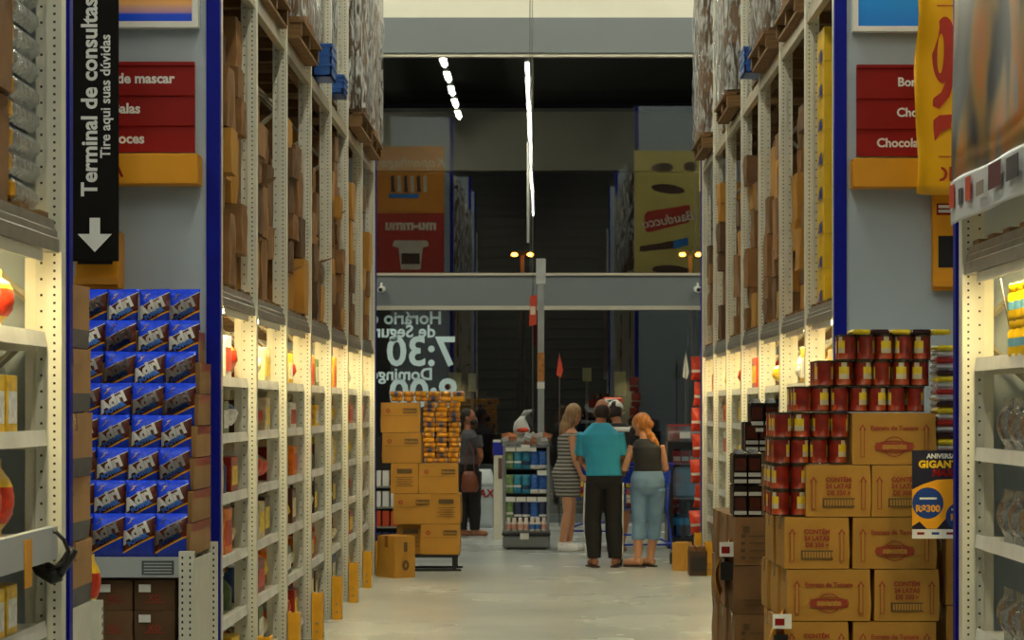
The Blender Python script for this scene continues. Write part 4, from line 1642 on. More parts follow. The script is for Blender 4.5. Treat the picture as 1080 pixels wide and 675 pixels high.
# ---------------- second pile: dark coffee packs on cartons
D1 = 11.0
PX1 = F / D1
cart2 = carton_mesh('coffee_carton', .30, .34, .232, KRAFT, TAPE, .004, 66)
pr2a = join('print', [(flat([(-.11, .16), (-.08, .16), (-.08, .19), (-.11, .19)]), I4, 0)] + [(flat([(-.12, .03 + k * .035), (-.10, .03 + k * .035), (-.10, .045 + k * .035), (-.12, .045 + k * .035)]), I4, 0) for k in range(4)]
            + [(flat([(-.08, .035 + k * .035), (.05, .035 + k * .035), (.05, .04 + k * .035), (-.08, .04 + k * .035)]), I4, 0) for k in range(4)], INK)
pr2b = join('print', [(ring2(.0, .14, .012, .014, .004), I4, 0), (ring2(.0, .115, .012, .014, .004), I4, 0)] + [(flat([(-.1, .04 + k * .025), (.12, .04 + k * .025), (.12, .046 + k * .025), (-.1, .046 + k * .025)]), I4, 0) for k in range(2)], INK)
zt = Zp(545, D1)
x2 = Xp(775, D1) + .15
for k in range(5):
    z = zt - .235 * (k + 1)
    if z < 0:
        z = 0.0
    for b_ in range(3):
        o = link('coffee_carton', cart2, None, (x2 - .015 * b_ + rp.uniform(-.004, .004), D1 + .17 + b_ * .35, z), (0, 0, rp.uniform(-.02, .02)), (1, 1, 1 if z > 0 else (zt - .235 * 4 - .003) / .236))
        tag(o, 'brown carton under the coffee packs, %s from the top, %s rank' % (ORD[k], ('front', 'middle', 'rear')[b_]), 'carton', 'cartons under the coffee packs')
        p_ = link('print', pr2b if k == 1 else pr2a, o, (0, -.17 - .0095, 0))
        p_['kind'] = 'stuff'
COFFEE = mat('coffee_black', (26, 18, 16), .2, .1, var=.4, scale=20, bump=.4, bscale=30)
COFFEE_L = mat('coffee_label', (190, 188, 180), .3, var=.1)
COFFEE_R = mat('coffee_red', (70, 30, 22), .25, var=.2)
cf = MB()
cf.cham(-.034, .034, -.025, .025, 0, .15, .006)
cf_me = cf.mesh('coffee_pack', COFFEE)
cl_me = MB().box(-.03, .03, -.0015, 0, 0, .018).mesh('label', COFFEE_L)
cr_me = MB().box(-.026, .026, -.0015, 0, 0, .06).mesh('panel', COFFEE_R)
ct_me = MB().prism([(-.02, 0), (.02, 0), (.012, .02), (-.012, .022)], -.02, .02, 'y').mesh('fold', SILVER)
levels = [(zt, (774, 789), 4), (zt + .153, (774, 789), 4), (zt + .306, (790, 805), 4), (zt + .40, (796, 811), 3)]
for li, (z, pxs, dep) in enumerate(levels):
    for ci, px in enumerate(pxs):
        for j in range(dep):
            o = link('coffee_pack', cf_me, None, (Xp(px, D1) + .034, D1 + .04 + j * .057 + (.20 if li > 1 else 0), z + .001), (0, 0, rp.uniform(-.06, .06)))
            tag(o, 'black coffee pack, %s tier, %s column, %s rank' % (ORD[li], ('left', 'right')[ci], ORD[j]), 'coffee pack', 'black coffee packs on the pile')
            link('label', cl_me, o, (0, -.0252, .04 if li else .1))
            link('label', cl_me, o, (0, -.0252, .008))
            link('panel', cr_me, o, (0, -.0252, .068 if li else .03))
            if li == 1 or li == 3:
                link('fold', ct_me, o, (0, 0, .148))
sup = carton_mesh('coffee_carton', .16, .5, .235, KRAFT, TAPE, .003, 67)
for k in range(2):
    o = link('coffee_carton', sup, None, (Xp(812, D1) + .09, D1 + .29, zt + k * .238))
    tag(o, 'brown carton standing right of the coffee packs, %s' % ('lower' if k == 0 else 'upper'), 'carton', 'cartons beside the coffee packs')
for (px, py0, py1, d, lab) in ((766, 568, 626, 11.25, 'hanging yellow price sheet on the side of the coffee pile'), (822, 642, 700, 9.75, 'yellow price sheet low on the side of the tomato pile')):
    a = Pt(px, py1, d)
    hh = Zp(py0, d) - a.z
    t = thing('price_sheet', lab, 'sign', a)
    mb = MB()
    vs = []
    for k in range(9):
        for i in range(5):
            vs.append((-.03 - .03 * math.sin(k * .5) + .012 * i - .02 * (8 - k) / 8, -.2 + .1 * i, hh * k / 8))
    mb.add(vs, [(k * 5 + i, k * 5 + i + 1, k * 5 + i + 6, k * 5 + i + 5) for k in range(8) for i in range(4)], 0, True)
    sh = part('sheet', mb, t, YELLOW)
    sh.modifiers.new('thick', 'SOLIDIFY').thickness = .002
    part('header', MB().box(-.05, .03, -.204, -.202, hh * .72, hh * .98), t, WHITE)
    part('stamp', MB().box(-.04, .0, -.206, -.204, hh * .78, hh * .9), t, RED)
    part('price', MB().box(-.045, .015, -.206, -.204, hh * .3, hh * .62), t, BLACK)

# ================================================================== far end of the aisle
# ---------------- lettering on the window, read from outside
t = thing('window_lettering', 'pale opening hours lettering on the lower window, mirrored from inside', 'lettering', (Xp(470, GY), GY + .012, 1.4))
LET = mat('vinyl_letter', (200, 226, 234), .5, var=.03)


def outside(s, px_right, py_base, length_px):
    """outside-facing words: the first letter stands at the right as seen from inside"""
    me0 = text_mesh(s, .1, LET, bold=.0022)
    wd = max(v.co.x for v in me0.vertices) - min(v.co.x for v in me0.vertices)
    o = link('word', me0, t, (Xp(px_right, GY) - t.location.x, 0, Zp(py_base, GY) - t.location.z), BACK)
    k = length_px / (F / GY) / wd
    o.scale = (k, k, 1)
    o['kind'] = 'stuff'


outside('Horário de', 466, 341.5, 84)
outside('de Segunda', 459.5, 355.5, 84)
outside('7:30', 481, 385, 72)
outside('Domingo', 456.5, 400.5, 66)
outside('8:00', 483, 429, 72)

# ---------------- banners hung on the far rack ends (seen mirrored in the glass)
OR = mat('banner_orange', (236, 150, 20), .5, var=.05)
BR = mat('banner_red', (196, 52, 20), .5, var=.05)
BY = mat('banner_yellow', (226, 206, 110), .5, var=.08, scale=3)
CREAMP = mat('banner_cream', (230, 224, 200), .5)
CHOC = mat('banner_choc', (84, 50, 24), .5, var=.2)
SKYB = mat('banner_blue', (40, 130, 210), .5)
t = thing('aisle_banner', 'orange and red biscuit banner on the far end of the left rack', 'banner', (-2.40, 22.36, 4.0))
part('orange_half', MB().box(-.62, .62, 0, .004, 1.22, 2.46), t, OR)
part('red_half', MB().box(-.62, .62, 0, .004, 0, 1.22), t, BR)
o = letter(t, 'Kopenhagen', .26, CREAMP, (0, .006, 2.08), BACK, 'CENTER', shear=.3, bold=.003)
for k in range(6):
    part('chocolate_bar', MB().prism([(-.36 + k * .12, 1.62), (-.29 + k * .12, 1.6), (-.31 + k * .12, 1.92), (-.37 + k * .12, 1.9)], .004, .007, 'y'), t, (CHOC, CREAMP)[k % 2])
part('ribbon', MB().box(-.4, .15, .004, .007, 1.5, 1.58), t, SKYB)
letter(t, 'mu-mmu', .26, CREAMP, (0, .006, .92), BACK, 'CENTER', bold=.012)
part('tub', MB().prism([(-.34, .62), (-.3, .72), (.3, .72), (.34, .62), (.22, .58), (.18, .18), (-.18, .18), (-.22, .58)], .004, .007, 'y'), t, CREAMP)
part('tub_label', MB().box(-.17, .17, .007, .009, .28, .48), t, CHOC)
for (xc, lab) in ((2.27, 'yellow biscuit banner on the far end of the right rack, nearer the aisle'), (3.5, 'yellow biscuit banner on the far end of the right rack, farther from the aisle')):
    t = thing('aisle_banner', lab, 'banner', (xc, 23.92, 3.9), 0, 'yellow banners on the right rack end')
    part('sheet', MB().box(-.6, .6, 0, .004, 0, 2.3), t, BY)
    part('logo_plate', MB().prism([(-.42, .92), (-.36, .84), (.36, 1.02), (.42, 1.1), (.38, 1.34), (-.36, 1.22), (-.42, 1.16)], .004, .007, 'y'), t, BR)
    o = letter(t, 'Bauducco', .24, CREAMP, (.02, .009, 1.0), (PI / 2, math.radians(10), PI), 'CENTER', shear=.2, bold=.004)
    for (bx, bz, bw, rot) in ((0, 1.62, .3, .12), (-.1, 2.0, .2, -.05), (.4, 2.02, .12, 0), (.05, .18, .34, .05)):
        part('biscuit', MB().ball((0, .004, 0), (bw, .004, .085), seg=14, rings=8), t, CHOC, loc=(bx, 0, bz), rot=(0, rot, 0))
    part('blue_wrapper', MB().prism([(.1, .55), (.36, .62), (.36, .76), (.1, .7)], .004, .007, 'y'), t, SKYB)
    part('pastry', MB().prism([(-.5, .5), (.1, .56), (.1, .7), (-.5, .6)], .0035, .006, 'y'), t, CHOC)

# ---------------- cables, conduit, cameras, poles
t = thing('hanging_conduit', 'thin white conduit on a cable hanging in front of the upper window', 'conduit', (Xp(557, 29), 29, Zp(256, 29)))
part('tube', MB().tube([(0, 0, 0), (0, 0, Zp(150, 29) - Zp(256, 29))], .016, 8), t, WHITE)
part('cable', MB().tube([(.02, 0, .4), (.03, 0, 12 - Zp(256, 29))], .006, 5), t, mat('cable_grey', (120, 120, 112), .5))
part('cable', MB().tube([(.05, 0, .9), (.06, 0, 12 - Zp(256, 29))], .005, 5), t, mat('cable_grey', (120, 120, 112), .5))
for (px, s, lab) in ((402, 1, 'left'), (736, -1, 'right')):
    d = GY - .2
    t = thing('security_camera', 'small white camera on the grey transom at its %s end' % lab, 'camera', (Xp(px, d), d, Zp(306, d)))
    part('body', MB().tube([(0, -.12, 0), (s * .02, .04, .02)], .045, 10), t, WHITE)
    part('lens', MB().tube([(0, -.135, 0), (0, -.118, 0)], .03, 10), t, BLACK)
    part('bracket', MB().tube([(0, 0, .02), (0, .06, .1)], .015, 6), t, WHITE)
d = 27.6
t = thing('checkout_pole', 'tall grey square pole with stickers rising behind the white display', 'pole', (Xp(570.5, d), d, 0))
part('pole', MB().cham(-.04, .04, -.04, .04, 0, Zp(290, d), .006), t, mat('pole_grey', (160, 166, 168), .4, .2))
part('cap', MB().cham(-.058, .058, -.058, .058, Zp(300, d), Zp(273, d), .008), t, mat('pole_light', (190, 196, 198), .4))
part('sticker', MB().box(-.042, .042, -.045, -.041, Zp(402, d), Zp(372, d)), t, mat('sticker', (180, 120, 60), .5, var=.3, scale=20))
part('sticker', MB().box(-.044, .044, -.046, -.041, Zp(410, d), Zp(403, d)), t, WHITE)
part('base_plate', MB().cham(-.1, .1, -.1, .1, 0, .02, .004), t, STEEL)
sg = thing('checkout_flag', 'small red hanging flag left of the grey pole', 'sign', (Xp(562, d), d, Zp(344, d)))
part('flag', MB().prism([(-.045, 0), (.045, .02), (.05, .38), (-.035, .36)], -.004, .004, 'y'), sg, mat('flag_red', (206, 62, 28), .5))
part('panel', MB().box(-.03, .03, -.006, -.004, .14, .24), sg, CREAMP)
part('string', MB().tube([(0, 0, .37), (0, 0, .75)], .004, 5), sg, BLACK)
for (px, py0, py1, lab) in ((590, 372, 398, 'small red and white pennant standing in for a dim window reflection, left of centre'), (723, 370, 400, 'small white pennant standing in for a dim window reflection at the right')):
    d = 31.2
    t = thing('pennant', lab, 'flag', (Xp(px, d), d, 0))  # solid pennant built in place of a reflection in the glass
    part('stick', MB().tube([(0, 0, 0), (0, 0, Zp(py0, d))], .007, 6), t, mat('stick_dark', (70, 64, 56), .6))
    part('cloth', MB().prism([(0, Zp(py0, d)), (.05, Zp(py1, d) + .1), (.02, Zp(py1, d)), (-.04, Zp(py1, d) + .03)], -.004, .004, 'y'), t, mat('flag_red', (206, 62, 28), .5) if px < 600 else CREAMP)

# ---------------- left carton pile on a black stand
D2 = 22.62
t = thing('low_stand', 'low black metal stand under the yellow-brown cartons', 'stand', (Xp(444, D2), D2 + .2, 0))
part('top', MB().box(-.37, .37, -.22, .3, .135, .165), t, BLACK)
for sx in (-1, 1):
    for sy in (-.18, .26):
        part('leg', MB().box(sx * .33 - .02, sx * .33 + .02, sy - .02, sy + .02, 0.02, .135), t, BLACK)
part('foot_bar', MB().box(-.4, .4, -.2, -.16, 0, .02), t, BLACK)
part('foot_bar', MB().box(-.4, .4, .24, .28, 0, .02), t, BLACK)
ys_w = carton_mesh('biscuit_carton', .385, .30, .298, KRAFT_B, TAPE, .003, 81)
ys_n = carton_mesh('biscuit_carton', .272, .40, .298, KRAFT_B, TAPE, .003, 82)
bw = join('print', [(flat([(.03, .19), (.165, .19), (.165, .24), (.03, .24)]), I4, 0), (ring2(-.12, .215, .022, .022, .012), I4, 1), (flat([(-.17, .165), (.17, .165), (.17, .168), (-.17, .168)]), I4, 0),
                    (text_mesh('Bauducco', .032, KRAFT_B, 'CENTER', bold=.001, res=2), XZ(.098, .204, -.0015), 2)], INK, RED_DARK, KRAFT_B)
bn = join('print', [(flat([(-.075, .2), (.075, .2), (.075, .245), (-.075, .245)]), I4, 0)] + [(flat([(-.09 + .02 * (k % 2), .07 + k * .022), (.09 - .02 * (k % 2), .07 + k * .022), (.09 - .02 * (k % 2), .076 + k * .022), (-.09 + .02 * (k % 2), .076 + k * .022)]), I4, 0) for k in range(5)], INK)
PXD = F / D2
rowsL = [(587, [(417, 'n', .12, 'set back'), (443.5, 'w', 0, 'right')]), (556, [(414.5, 'w', 0, 'left'), (456, 'n', 0, 'right')]), (525, [(412, 'n', 0, 'left'), (441.5, 'w', 0, 'right')]),
         (493, [(403, 'w', 0, 'left')]), (461, [(401, 'w', 0, 'left')])]
z = .167
zl = []
for ri, (py, lst) in enumerate(rowsL):
    zl.append(z)
    for (px, kd, back, nm) in lst:
        w = .385 if kd == 'w' else .272
        o = link('biscuit_carton', ys_w if kd == 'w' else ys_n, None, (Xp(px, D2) + w / 2 + .004, D2 + (.15 if kd == 'w' else .2) + back, z), (0, 0, rp.uniform(-.02, .02)), (1.0, 1, 1))
        tag(o, 'ochre biscuit carton in the far left pile, %s layer from the bottom, %s' % (ORD[ri], nm), 'carton', 'ochre cartons in the far left pile')
        p_ = link('print', bw if kd == 'w' else bn, o, (0, (-.15 if kd == 'w' else -.2) - .0095, 0))
        p_['kind'] = 'stuff'
    z += .303
# packs piled right of the two upper cartons and over them
BIS = [mat('biscuit_gold', (226, 160, 30), .25, .1, var=.35, scale=40), mat('biscuit_cream', (226, 210, 180), .3, var=.25, scale=40), mat('biscuit_navy', (40, 50, 90), .3, var=.3, scale=40), mat('biscuit_brown', (166, 108, 34), .3, .1, var=.4, scale=40)]
bk = []
for i in range(4):
    mb = MB().tube([(-.058, 0, .027), (-.05, 0, .027), (-.02, 0, .027), (.02, 0, .027), (.05, 0, .027), (.058, 0, .027)], [.012, .026, .0265, .0265, .026, .012], 8)
    for q in range(len(mb.f)):
        seg = q // 8
        if seg == 2:
            mb.m[q] = 1
        if seg in (0, 4):
            mb.m[q] = 2 if i % 2 else 1
    bk.append(mb.mesh('biscuit_pack', *((BIS[0], BIS[3], BIS[2]), (BIS[3], BIS[2], BIS[0]), (BIS[0], BIS[0], BIS[2]), (BIS[3], BIS[0], BIS[1]))[i]))
rb = random.Random(11)
zb_ = zl[3]
for r in range(14):
    wide = r >= 12
    x0 = Xp(446, D2) if not wide else Xp(411, D2)
    nn = 3 if not wide else 6
    z = zb_ + r * .0505 if not wide else zb_ + .61 + (r - 12) * .0505
    for c in range(nn):
        for b_ in range(2):
            if b_ and not wide and c < 2:
                continue
            o = link('biscuit_pack', bk[rb.randrange(4)], None, (x0 + .062 + c * .124 + rb.uniform(-.008, .008), D2 + .06 + b_ * .07 + rb.uniform(-.012, .012), z + .0005), (0, 0, rb.uniform(-.22, .22)))
            tag(o, 'golden biscuit pack piled %s the far left cartons, layer %s, column %s, %s' % ('on top of' if wide else 'right of', (ORD + ['eleventh', 'twelfth', 'thirteenth', 'fourteenth', 'fifteenth'])[r if not wide else r - 12], ORD[c], 'rear' if b_ else 'front'), 'biscuit pack', 'golden biscuit packs on the far left pile')
# carton standing alone on the floor
fl = carton_mesh('floor_carton', .23, .30, .40, KRAFT_B, TAPE, .003, 91)
o = link('floor_carton', fl, None, (-1.385, 21.85, 0), (0, 0, math.radians(38)))
tag(o, 'ochre carton standing on the floor before the far left pile', 'carton')
link('print', join('print', [(ring2(0, .12, .04, .05, .03), I4, 0), (flat([(-.02, .25), (.02, .25), (.02, .34), (-.02, .34)]), I4, 0)], INK), o, (0, -.1595, 0))['kind'] = 'stuff'

# magazine rack glimpsed left of the pile
t = thing('magazine_rack', 'narrow rack of white and orange goods glimpsed left of the carton pile', 'rack', (Xp(404, 25.5), 25.5, 0))
part('back', MB().box(-.2, .2, .1, .13, 0, 1.3), t, BLACK)
for k, (z, m_) in enumerate(((.75, WHITE), (.52, WHITE), (.3, mat('rack_orange', (196, 72, 30), .5)), (.06, mat('rack_blue_goods', (30, 50, 100), .5)))):
    part('tray', MB().box(-.2, .2, -.1, .1, z - .02, z), t, STEEL)
    for j in range(4):
        part('packet', MB().box(-.18 + j * .09, -.11 + j * .09, -.08, .06, z, z + .17), t, m_)

# ---------------- trash bin
d = 30.7
t = thing('trash_bin', 'light grey waste bin with red letters beyond the display', 'bin', (Xp(508, d), d + .18, 0))
w = 27 * d / F / 2
part('body', MB().loft([(0, 0, 0, w * .86, .17), (0, 0, .08, w * .9, .18), (0, 0, .56, w, .2), (0, 0, .58, w * 1.03, .205)], 28, power=5), t, mat('bin_grey', (176, 186, 192), .4))
part('lid', MB().loft([(0, 0, .58, w * 1.04, .21), (0, 0, .62, w * 1.04, .21), (0, 0, .76, w * .8, .17), (0, 0, .79, w * .7, .14)], 28, power=5), t, mat('bin_lid', (190, 200, 204), .4))
letter(t, 'MAX', .15, RED, (0, -.206, .42), align='CENTER', bold=.004, shear=.15)

# ---------------- beige end post with a blue top
d = 28.2
t = thing('barrier_post', 'cream post with a blue top left of the white display', 'post', (Xp(525.5, d), d, 0))
part('panel', MB().cham(-.055, .055, -.04, .04, 0, Zp(480, d), .005), t, CREAM)
part('blue_top', MB().cham(-.065, .065, -.05, .05, Zp(480, d), Zp(466.5, d), .004), t, mat('post_blue', (22, 40, 170), .4))
part('cap', MB().cham(-.063, .063, -.05, .05, Zp(466.5, d), Zp(464, d), .003), t, WHITE)
part('sticker', MB().box(0, .052, -.043, -.0405, Zp(505, d), Zp(483, d)), t, mat('sticker_brown', (110, 80, 70), .5, var=.3, scale=30))

# ---------------- product display
def product_display(px0, px1, base_y, d, label, dark):
    xc = Xp((px0 + px1) / 2, d)
    w = (px1 - px0) * d / F
    t = thing('product_display', label, 'display', (xc, d, 0))
    h = lambda py: Zp(py, d + .05)
    fr = mat('display_grey', (128, 134, 136), .4, .3)
    dk = mat('display_dark', (26, 26, 28), .5)
    part('base', MB().cham(-w / 2 - .02, w / 2 + .02, -.03, .5, 0.02, .16, .015), t, mat('display_base', (118, 122, 122), .4))
    part('plinth', MB().box(-w / 2 + .02, w / 2 - .02, 0, .48, 0, .02), t, BLACK)
    part('bumper', MB().cham(-w / 2 - .03, w / 2 + .03, -.045, .5, .16, .2, .012), t, dk)
    part('back', MB().box(-w / 2, w / 2, .46, .5, .2, 1.16), t, dk)
    for sx in (-1, 1):
        part('side_post', MB().box(sx * w / 2 - .015, sx * w / 2 + .015, 0, .04, .2, 1.168), t, fr)
        part('side_post', MB().box(sx * w / 2 - .015, sx * w / 2 + .015, .44, .48, .2, 1.168), t, fr)
        part('side_panel', MB().box(sx * w / 2 - .004, sx * w / 2 + .004, .04, .44, .2, 1.16), t, dk)
    return t, xc, w


d = 26.05
t, xc, w = product_display(532, 578, 580, d, 'grey display of green and blue packs on white hooks beside the striped dress', False)
GREEN_P = mat('pack_green_light', (120, 150, 90), .35, var=.4, scale=25)
TEAL_P = mat('pack_teal', (40, 130, 160), .35, var=.4, scale=25)
BLUE_P = mat('pack_blue_mid', (50, 100, 180), .35, var=.4, scale=25)
NAVY_P = mat('pack_navy', (40, 54, 90), .35, var=.4, scale=25)
pack_kinds = [('green', bag_mesh('razor_pack', .10, .035, .215, GREEN_P, WHITE, seed=1, crimp=.008, rows=((.3, 0), (.5, 1), (1.1, 0)))),
              ('teal', bag_mesh('razor_pack', .10, .035, .215, TEAL_P, WHITE, seed=2, crimp=.008, rows=((.3, 0), (.42, 1), (1.1, 0)))),
              ('teal', bag_mesh('razor_pack', .10, .035, .215, TEAL_P, NAVY_P, seed=5, crimp=.008, rows=((.2, 0), (.42, 1), (1.1, 0)))),
              ('blue', bag_mesh('razor_pack', .10, .035, .215, BLUE_P, WHITE, seed=3, crimp=.008, rows=((.2, 1), (.42, 0), (1.1, 0)))),
              ('navy', bag_mesh('razor_pack', .10, .035, .215, NAVY_P, WHITE, seed=4, crimp=.008, rows=((.2, 0), (.36, 1), (1.1, 0))))]
for r, (py0, py1) in enumerate(((550, 526), (521, 498), (495, 473))):
    z0, z1 = Zp(py0, d), Zp(py1, d)
    part('shelf', MB().box(-w / 2, w / 2, .08, .46, z0 - .012, z0), t, mat('display_dark', (26, 26, 28), .5))
    for k in range(5):
        nm, me = pack_kinds[(0, 1, 2, 3, 3)[k] if r else (0, 4, 4, 3, 4)[k]]
        h = z1 - z0 - .03
        o = link('hanging_pack', me, None, (xc - w / 2 + .055 + k * (w - .02) / 5, d + .06, z0 + .002), (0, 0, 0), (.95, 1, h / .215))
        tag(o, '%s pack in the grey display, %s row from the bottom, %s from the left' % (nm, ORD[r + 1], ORD[k]), 'pack', 'packs in the grey display')
    for k in ((0, 1, 2) if r == 2 else (3,) if r == 1 else (0, 1, 2, 3)):
        part('price_card', MB().box(-.055, .055, -.012, -.008, 0, .055), t, WHITE, loc=(-w / 2 + .07 + k * .12, .02, z1 - .035))
bottle_w = MB().lathe([(0, 0), (.03, 0), (.034, .01), (.034, .09), (.022, .115), (.022, .15), (0, .152)], 12).mesh('lotion_bottle', mat('lotion', (226, 216, 206), .35))
lab_b = MB().lathe([(.0345, .02), (.0345, .075)], 12)
lab_b.f, lab_b.m, lab_b.s = lab_b.f[:-2], lab_b.m[:-2], lab_b.s[:-2]
lab_p = lab_b.mesh('label', mat('lotion_pink', (206, 150, 130), .4))
lab_bl = lab_b.mesh('label', mat('lotion_blue', (60, 110, 180), .4))
part('tray', MB().box(-w / 2, w / 2, -.03, .3, .2, .215), t, mat('display_base', (118, 122, 122), .4))
for k in range(7):
    o = link('lotion_bottle', bottle_w, None, (xc - w / 2 + .045 + k * .068, d + .03, .2155 + (.0 if k != 4 else .0)))
    tag(o, 'small white bottle with a %s label in the display tray, %s from the left' % ('blue' if k in (4, 5) else 'pink', ORD[k]), 'bottle', 'white bottles in the display tray')
    link('label', lab_bl if k in (4, 5) else lab_p, o)
part('price_card', MB().box(-.07, .03, -.05, -.046, .12, .19), t, WHITE)
zt_ = Zp(470, d)
part('top_shelf', MB().box(-w / 2 - .01, w / 2 + .02, 0, .5, zt_ - .02, zt_), t, mat('display_grey', (128, 134, 136), .4, .3))
part('price_card', MB().box(-.06, .04, -.012, -.006, zt_ - .06, zt_ + .01), t, WHITE)
TRAYM = see_through('clear_tray', (.88, .9, .92, 1), .1, 1.5, .1)
tr = thing('clear_tray', 'see-through tray of white and orange sachets on top of the grey display', 'tray', (xc, d + .22, zt_ + .001))
for (x0, x1, y0, y1) in ((-.29, .29, -.2, -.196), (-.29, .29, .196, .2), (-.29, -.286, -.2, .2), (.286, .29, -.2, .2)):
    part('wall', MB().box(x0, x1, y0, y1, 0, .14), tr, TRAYM)
part('bottom', MB().box(-.29, .29, -.2, .2, 0, .004), tr, TRAYM)
for k in range(14):
    o = link('sachet', bag_mesh('sachet', .1, .04, .09, (WHITE, mat('sachet_orange', (236, 140, 80), .4), mat('sachet_pale', (216, 210, 200), .4))[k % 3], seed=k), None,
             (xc - .23 + (k % 7) * .076, d + .1 + .16 * (k // 7), zt_ + .005 + .05 * (k % 2)), (rb.uniform(-.3, .3), rb.uniform(-.4, .4), rb.uniform(-.8, .8)))
    tag(o, '%s sachet in the clear tray on the grey display, %s rank, %s along' % (('white', 'orange', 'cream')[k % 3], ('front', 'rear')[k // 7], ORD[k % 7]), 'sachet', 'sachets in the clear tray')
o = thing('carrier_bag', 'knotted white plastic bag with a red base on top of the tray', 'bag', (Xp(550, d), d + .24, zt_ + .142))
part('bag', MB().loft([(0, 0, 0, .09, .07), (0, 0, .04, .10, .08), (-.01, 0, .12, .075, .06), (.0, 0, .17, .04, .03), (.02, 0, .2, .03, .02)], 14), o, mat('carrier_white', (206, 212, 210), .35, bump=.5))
part('ears', MB().tube([(.0, 0, .19), (.05, 0, .24), (.12, .01, .26)], [.02, .03, .012], 8), o, mat('carrier_grey', (160, 166, 168), .35))
part('contents', MB().ball((.01, -.045, .035), (.075, .05, .035)), o, mat('contents_red', (190, 60, 30), .4))

# ---------------- cooler cabinet at the right
d = 26.2
X0, X1 = Xp(704, d), Xp(752, d)
t = thing('drinks_cooler', 'black framed cooler of blue water packs at the right rack end', 'cooler', ((X0 + X1) / 2, d, 0))
w = X1 - X0
zc = Zp(466, d)
part('back', MB().box(-w / 2, w / 2, .55, .6, 0, zc), t, BLACK)
part('side', MB().box(-w / 2, -w / 2 + .06, 0, .55, 0, zc), t, BLACK)
part('side', MB().box(w / 2 - .06, w / 2, 0, .55, 0, zc), t, BLACK)
part('top', MB().box(-w / 2 + .06, w / 2 - .06, 0, .55, zc - .08, zc), t, BLACK)
part('base', MB().box(-w / 2 + .06, w / 2 - .06, 0, .55, 0, .13), t, BLACK)
part('edge', MB().box(-w / 2 - .012, -w / 2, -.01, .03, 0, zc), t, STEEL)
WATER = mat('water_blue', (60, 170, 226), .15, var=.35, scale=9)
WATER2 = mat('water_pale', (150, 196, 220), .3, var=.15, scale=6)
dk_ = mat('drink_red', (190, 40, 44), .3, var=.4, scale=40)
for k, (z, m_) in enumerate(((.13, WATER), (.58, WATER2), (.98, dk_))):
    part('shelf', MB().box(-w / 2 + .06, w / 2 - .06, .02, .55, z - .012, z), t, STEEL)
wb = MB().lathe([(0, 0), (.055, 0), (.06, .02), (.06, .1), (.056, .11), (.06, .12), (.06, .26), (.03, .33), (.018, .36), (.018, .39), (0, .39)], 14).mesh('water_bottle', see_through('bottle_clear', (.45, .78, .95, 1), .05, 1.4, .12))
wl = MB().lathe([(.0605, .14), (.0605, .22)], 14)
wl.f, wl.m, wl.s = wl.f[:-2], wl.m[:-2], wl.s[:-2]
wl_me = wl.mesh('label', WATER)
for k in range(3):
    for j in range(2):
        o = link('water_bottle', wb, None, (X0 + .13 + k * .125, d + .12 + j * .14, .1305))
        tag(o, 'large blue water bottle at the bottom of the cooler, %s from the left, %s rank' % (ORD[k], ('front', 'rear')[j]), 'bottle', 'water bottles in the cooler')
        link('label', wl_me, o)
o = link('water_pack', MB().cham(-.19, .19, -.14, .14, 0, .36, .03).mesh('water_pack', WATER2), None, ((X0 + X1) / 2, d + .2, .581))
tag(o, 'pale blue wrapped water pack on the middle cooler shelf', 'water pack')
for k in range(4):
    o = link('drink_carton', MB().cham(-.045, .045, -.04, .04, 0, .15, .004).mesh('drink_carton', dk_), None, (X0 + .11 + k * .098, d + .09, .981))
    tag(o, 'red and white drink carton on the upper cooler shelf, %s from the left' % ORD[k], 'drink', 'drink cartons in the cooler')
    link('label', MB().box(-.04, .04, -.0015, 0, 0, .05).mesh('label', WHITE), o, (0, -.0405, .03))
part('door_glass', MB().box(-w / 2 + .06, w / 2 - .06, -.008, .0, .13, zc - .08), t, see_through('cooler_glass', (.9, .94, .96, 1), 0, 1.5, .02))
tr = thing('clear_tray', 'see-through tray with a price card on top of the cooler', 'tray', ((X0 + X1) / 2, d + .2, zc + .001))
part('wall', MB().box(-w / 2, w / 2, -.2, -.196, 0, .18), tr, TRAYM)
part('wall', MB().box(-w / 2, w / 2, .196, .2, 0, .18), tr, TRAYM)
part('bottom', MB().box(-w / 2, w / 2, -.196, .196, 0, .004), tr, TRAYM)
part('goods', MB().cham(-w / 2 + .03, w / 2 - .03, -.18, .18, .005, .12, .02), tr, mat('tray_goods', (150, 150, 150), .5, var=.5, scale=14))
part('rim', MB().box(-w / 2, w / 2, -.2, -.19, .18, .2), tr, mat('rim_red', (170, 50, 50), .4))
part('price_card', MB().box(-.12, .0, -.206, -.201, .04, .11), tr, WHITE)

# ---------------- strips of red crisps at the rack ends
CRISP = mat('crisp_red', (212, 64, 34), .28, .05, var=.25, scale=25, bump=.4)
crisp = [bag_mesh('crisp_bag', .17, .08, .25, CRISP, mat('crisp_white', (226, 214, 200), .3), n=8, seed=70 + i, rows=((.3, 0), (.5, 1), (1.1, 0))) for i in range(3)]
for k in range(7):
    d = 23.96
    py = 372 + k * 27
    a = Pt(735.5, py + 29, d)
    o = link('crisp_bag', crisp[k % 3], None, (a.x + (.04 if k % 2 else .015), d - .024 + .008 * (k % 2), a.z), (rb.uniform(-.1, .1), rb.uniform(-.12, .12), rb.uniform(-.5, .3)))
    tag(o, 'red crisp bag hanging at the far end of the right rack, %s from the top' % ORD[k], 'crisp bag', 'red crisp bags on a strip')
t = thing('clip_strip', 'thin plastic strip holding the red crisp bags', 'strip', (1.69, 23.886, Zp(575, 24.1)))
part('strip', MB().box(-.012, .012, 0, .004, 0, Zp(366, 24.1) - Zp(575, 24.1)), t, WHITE)
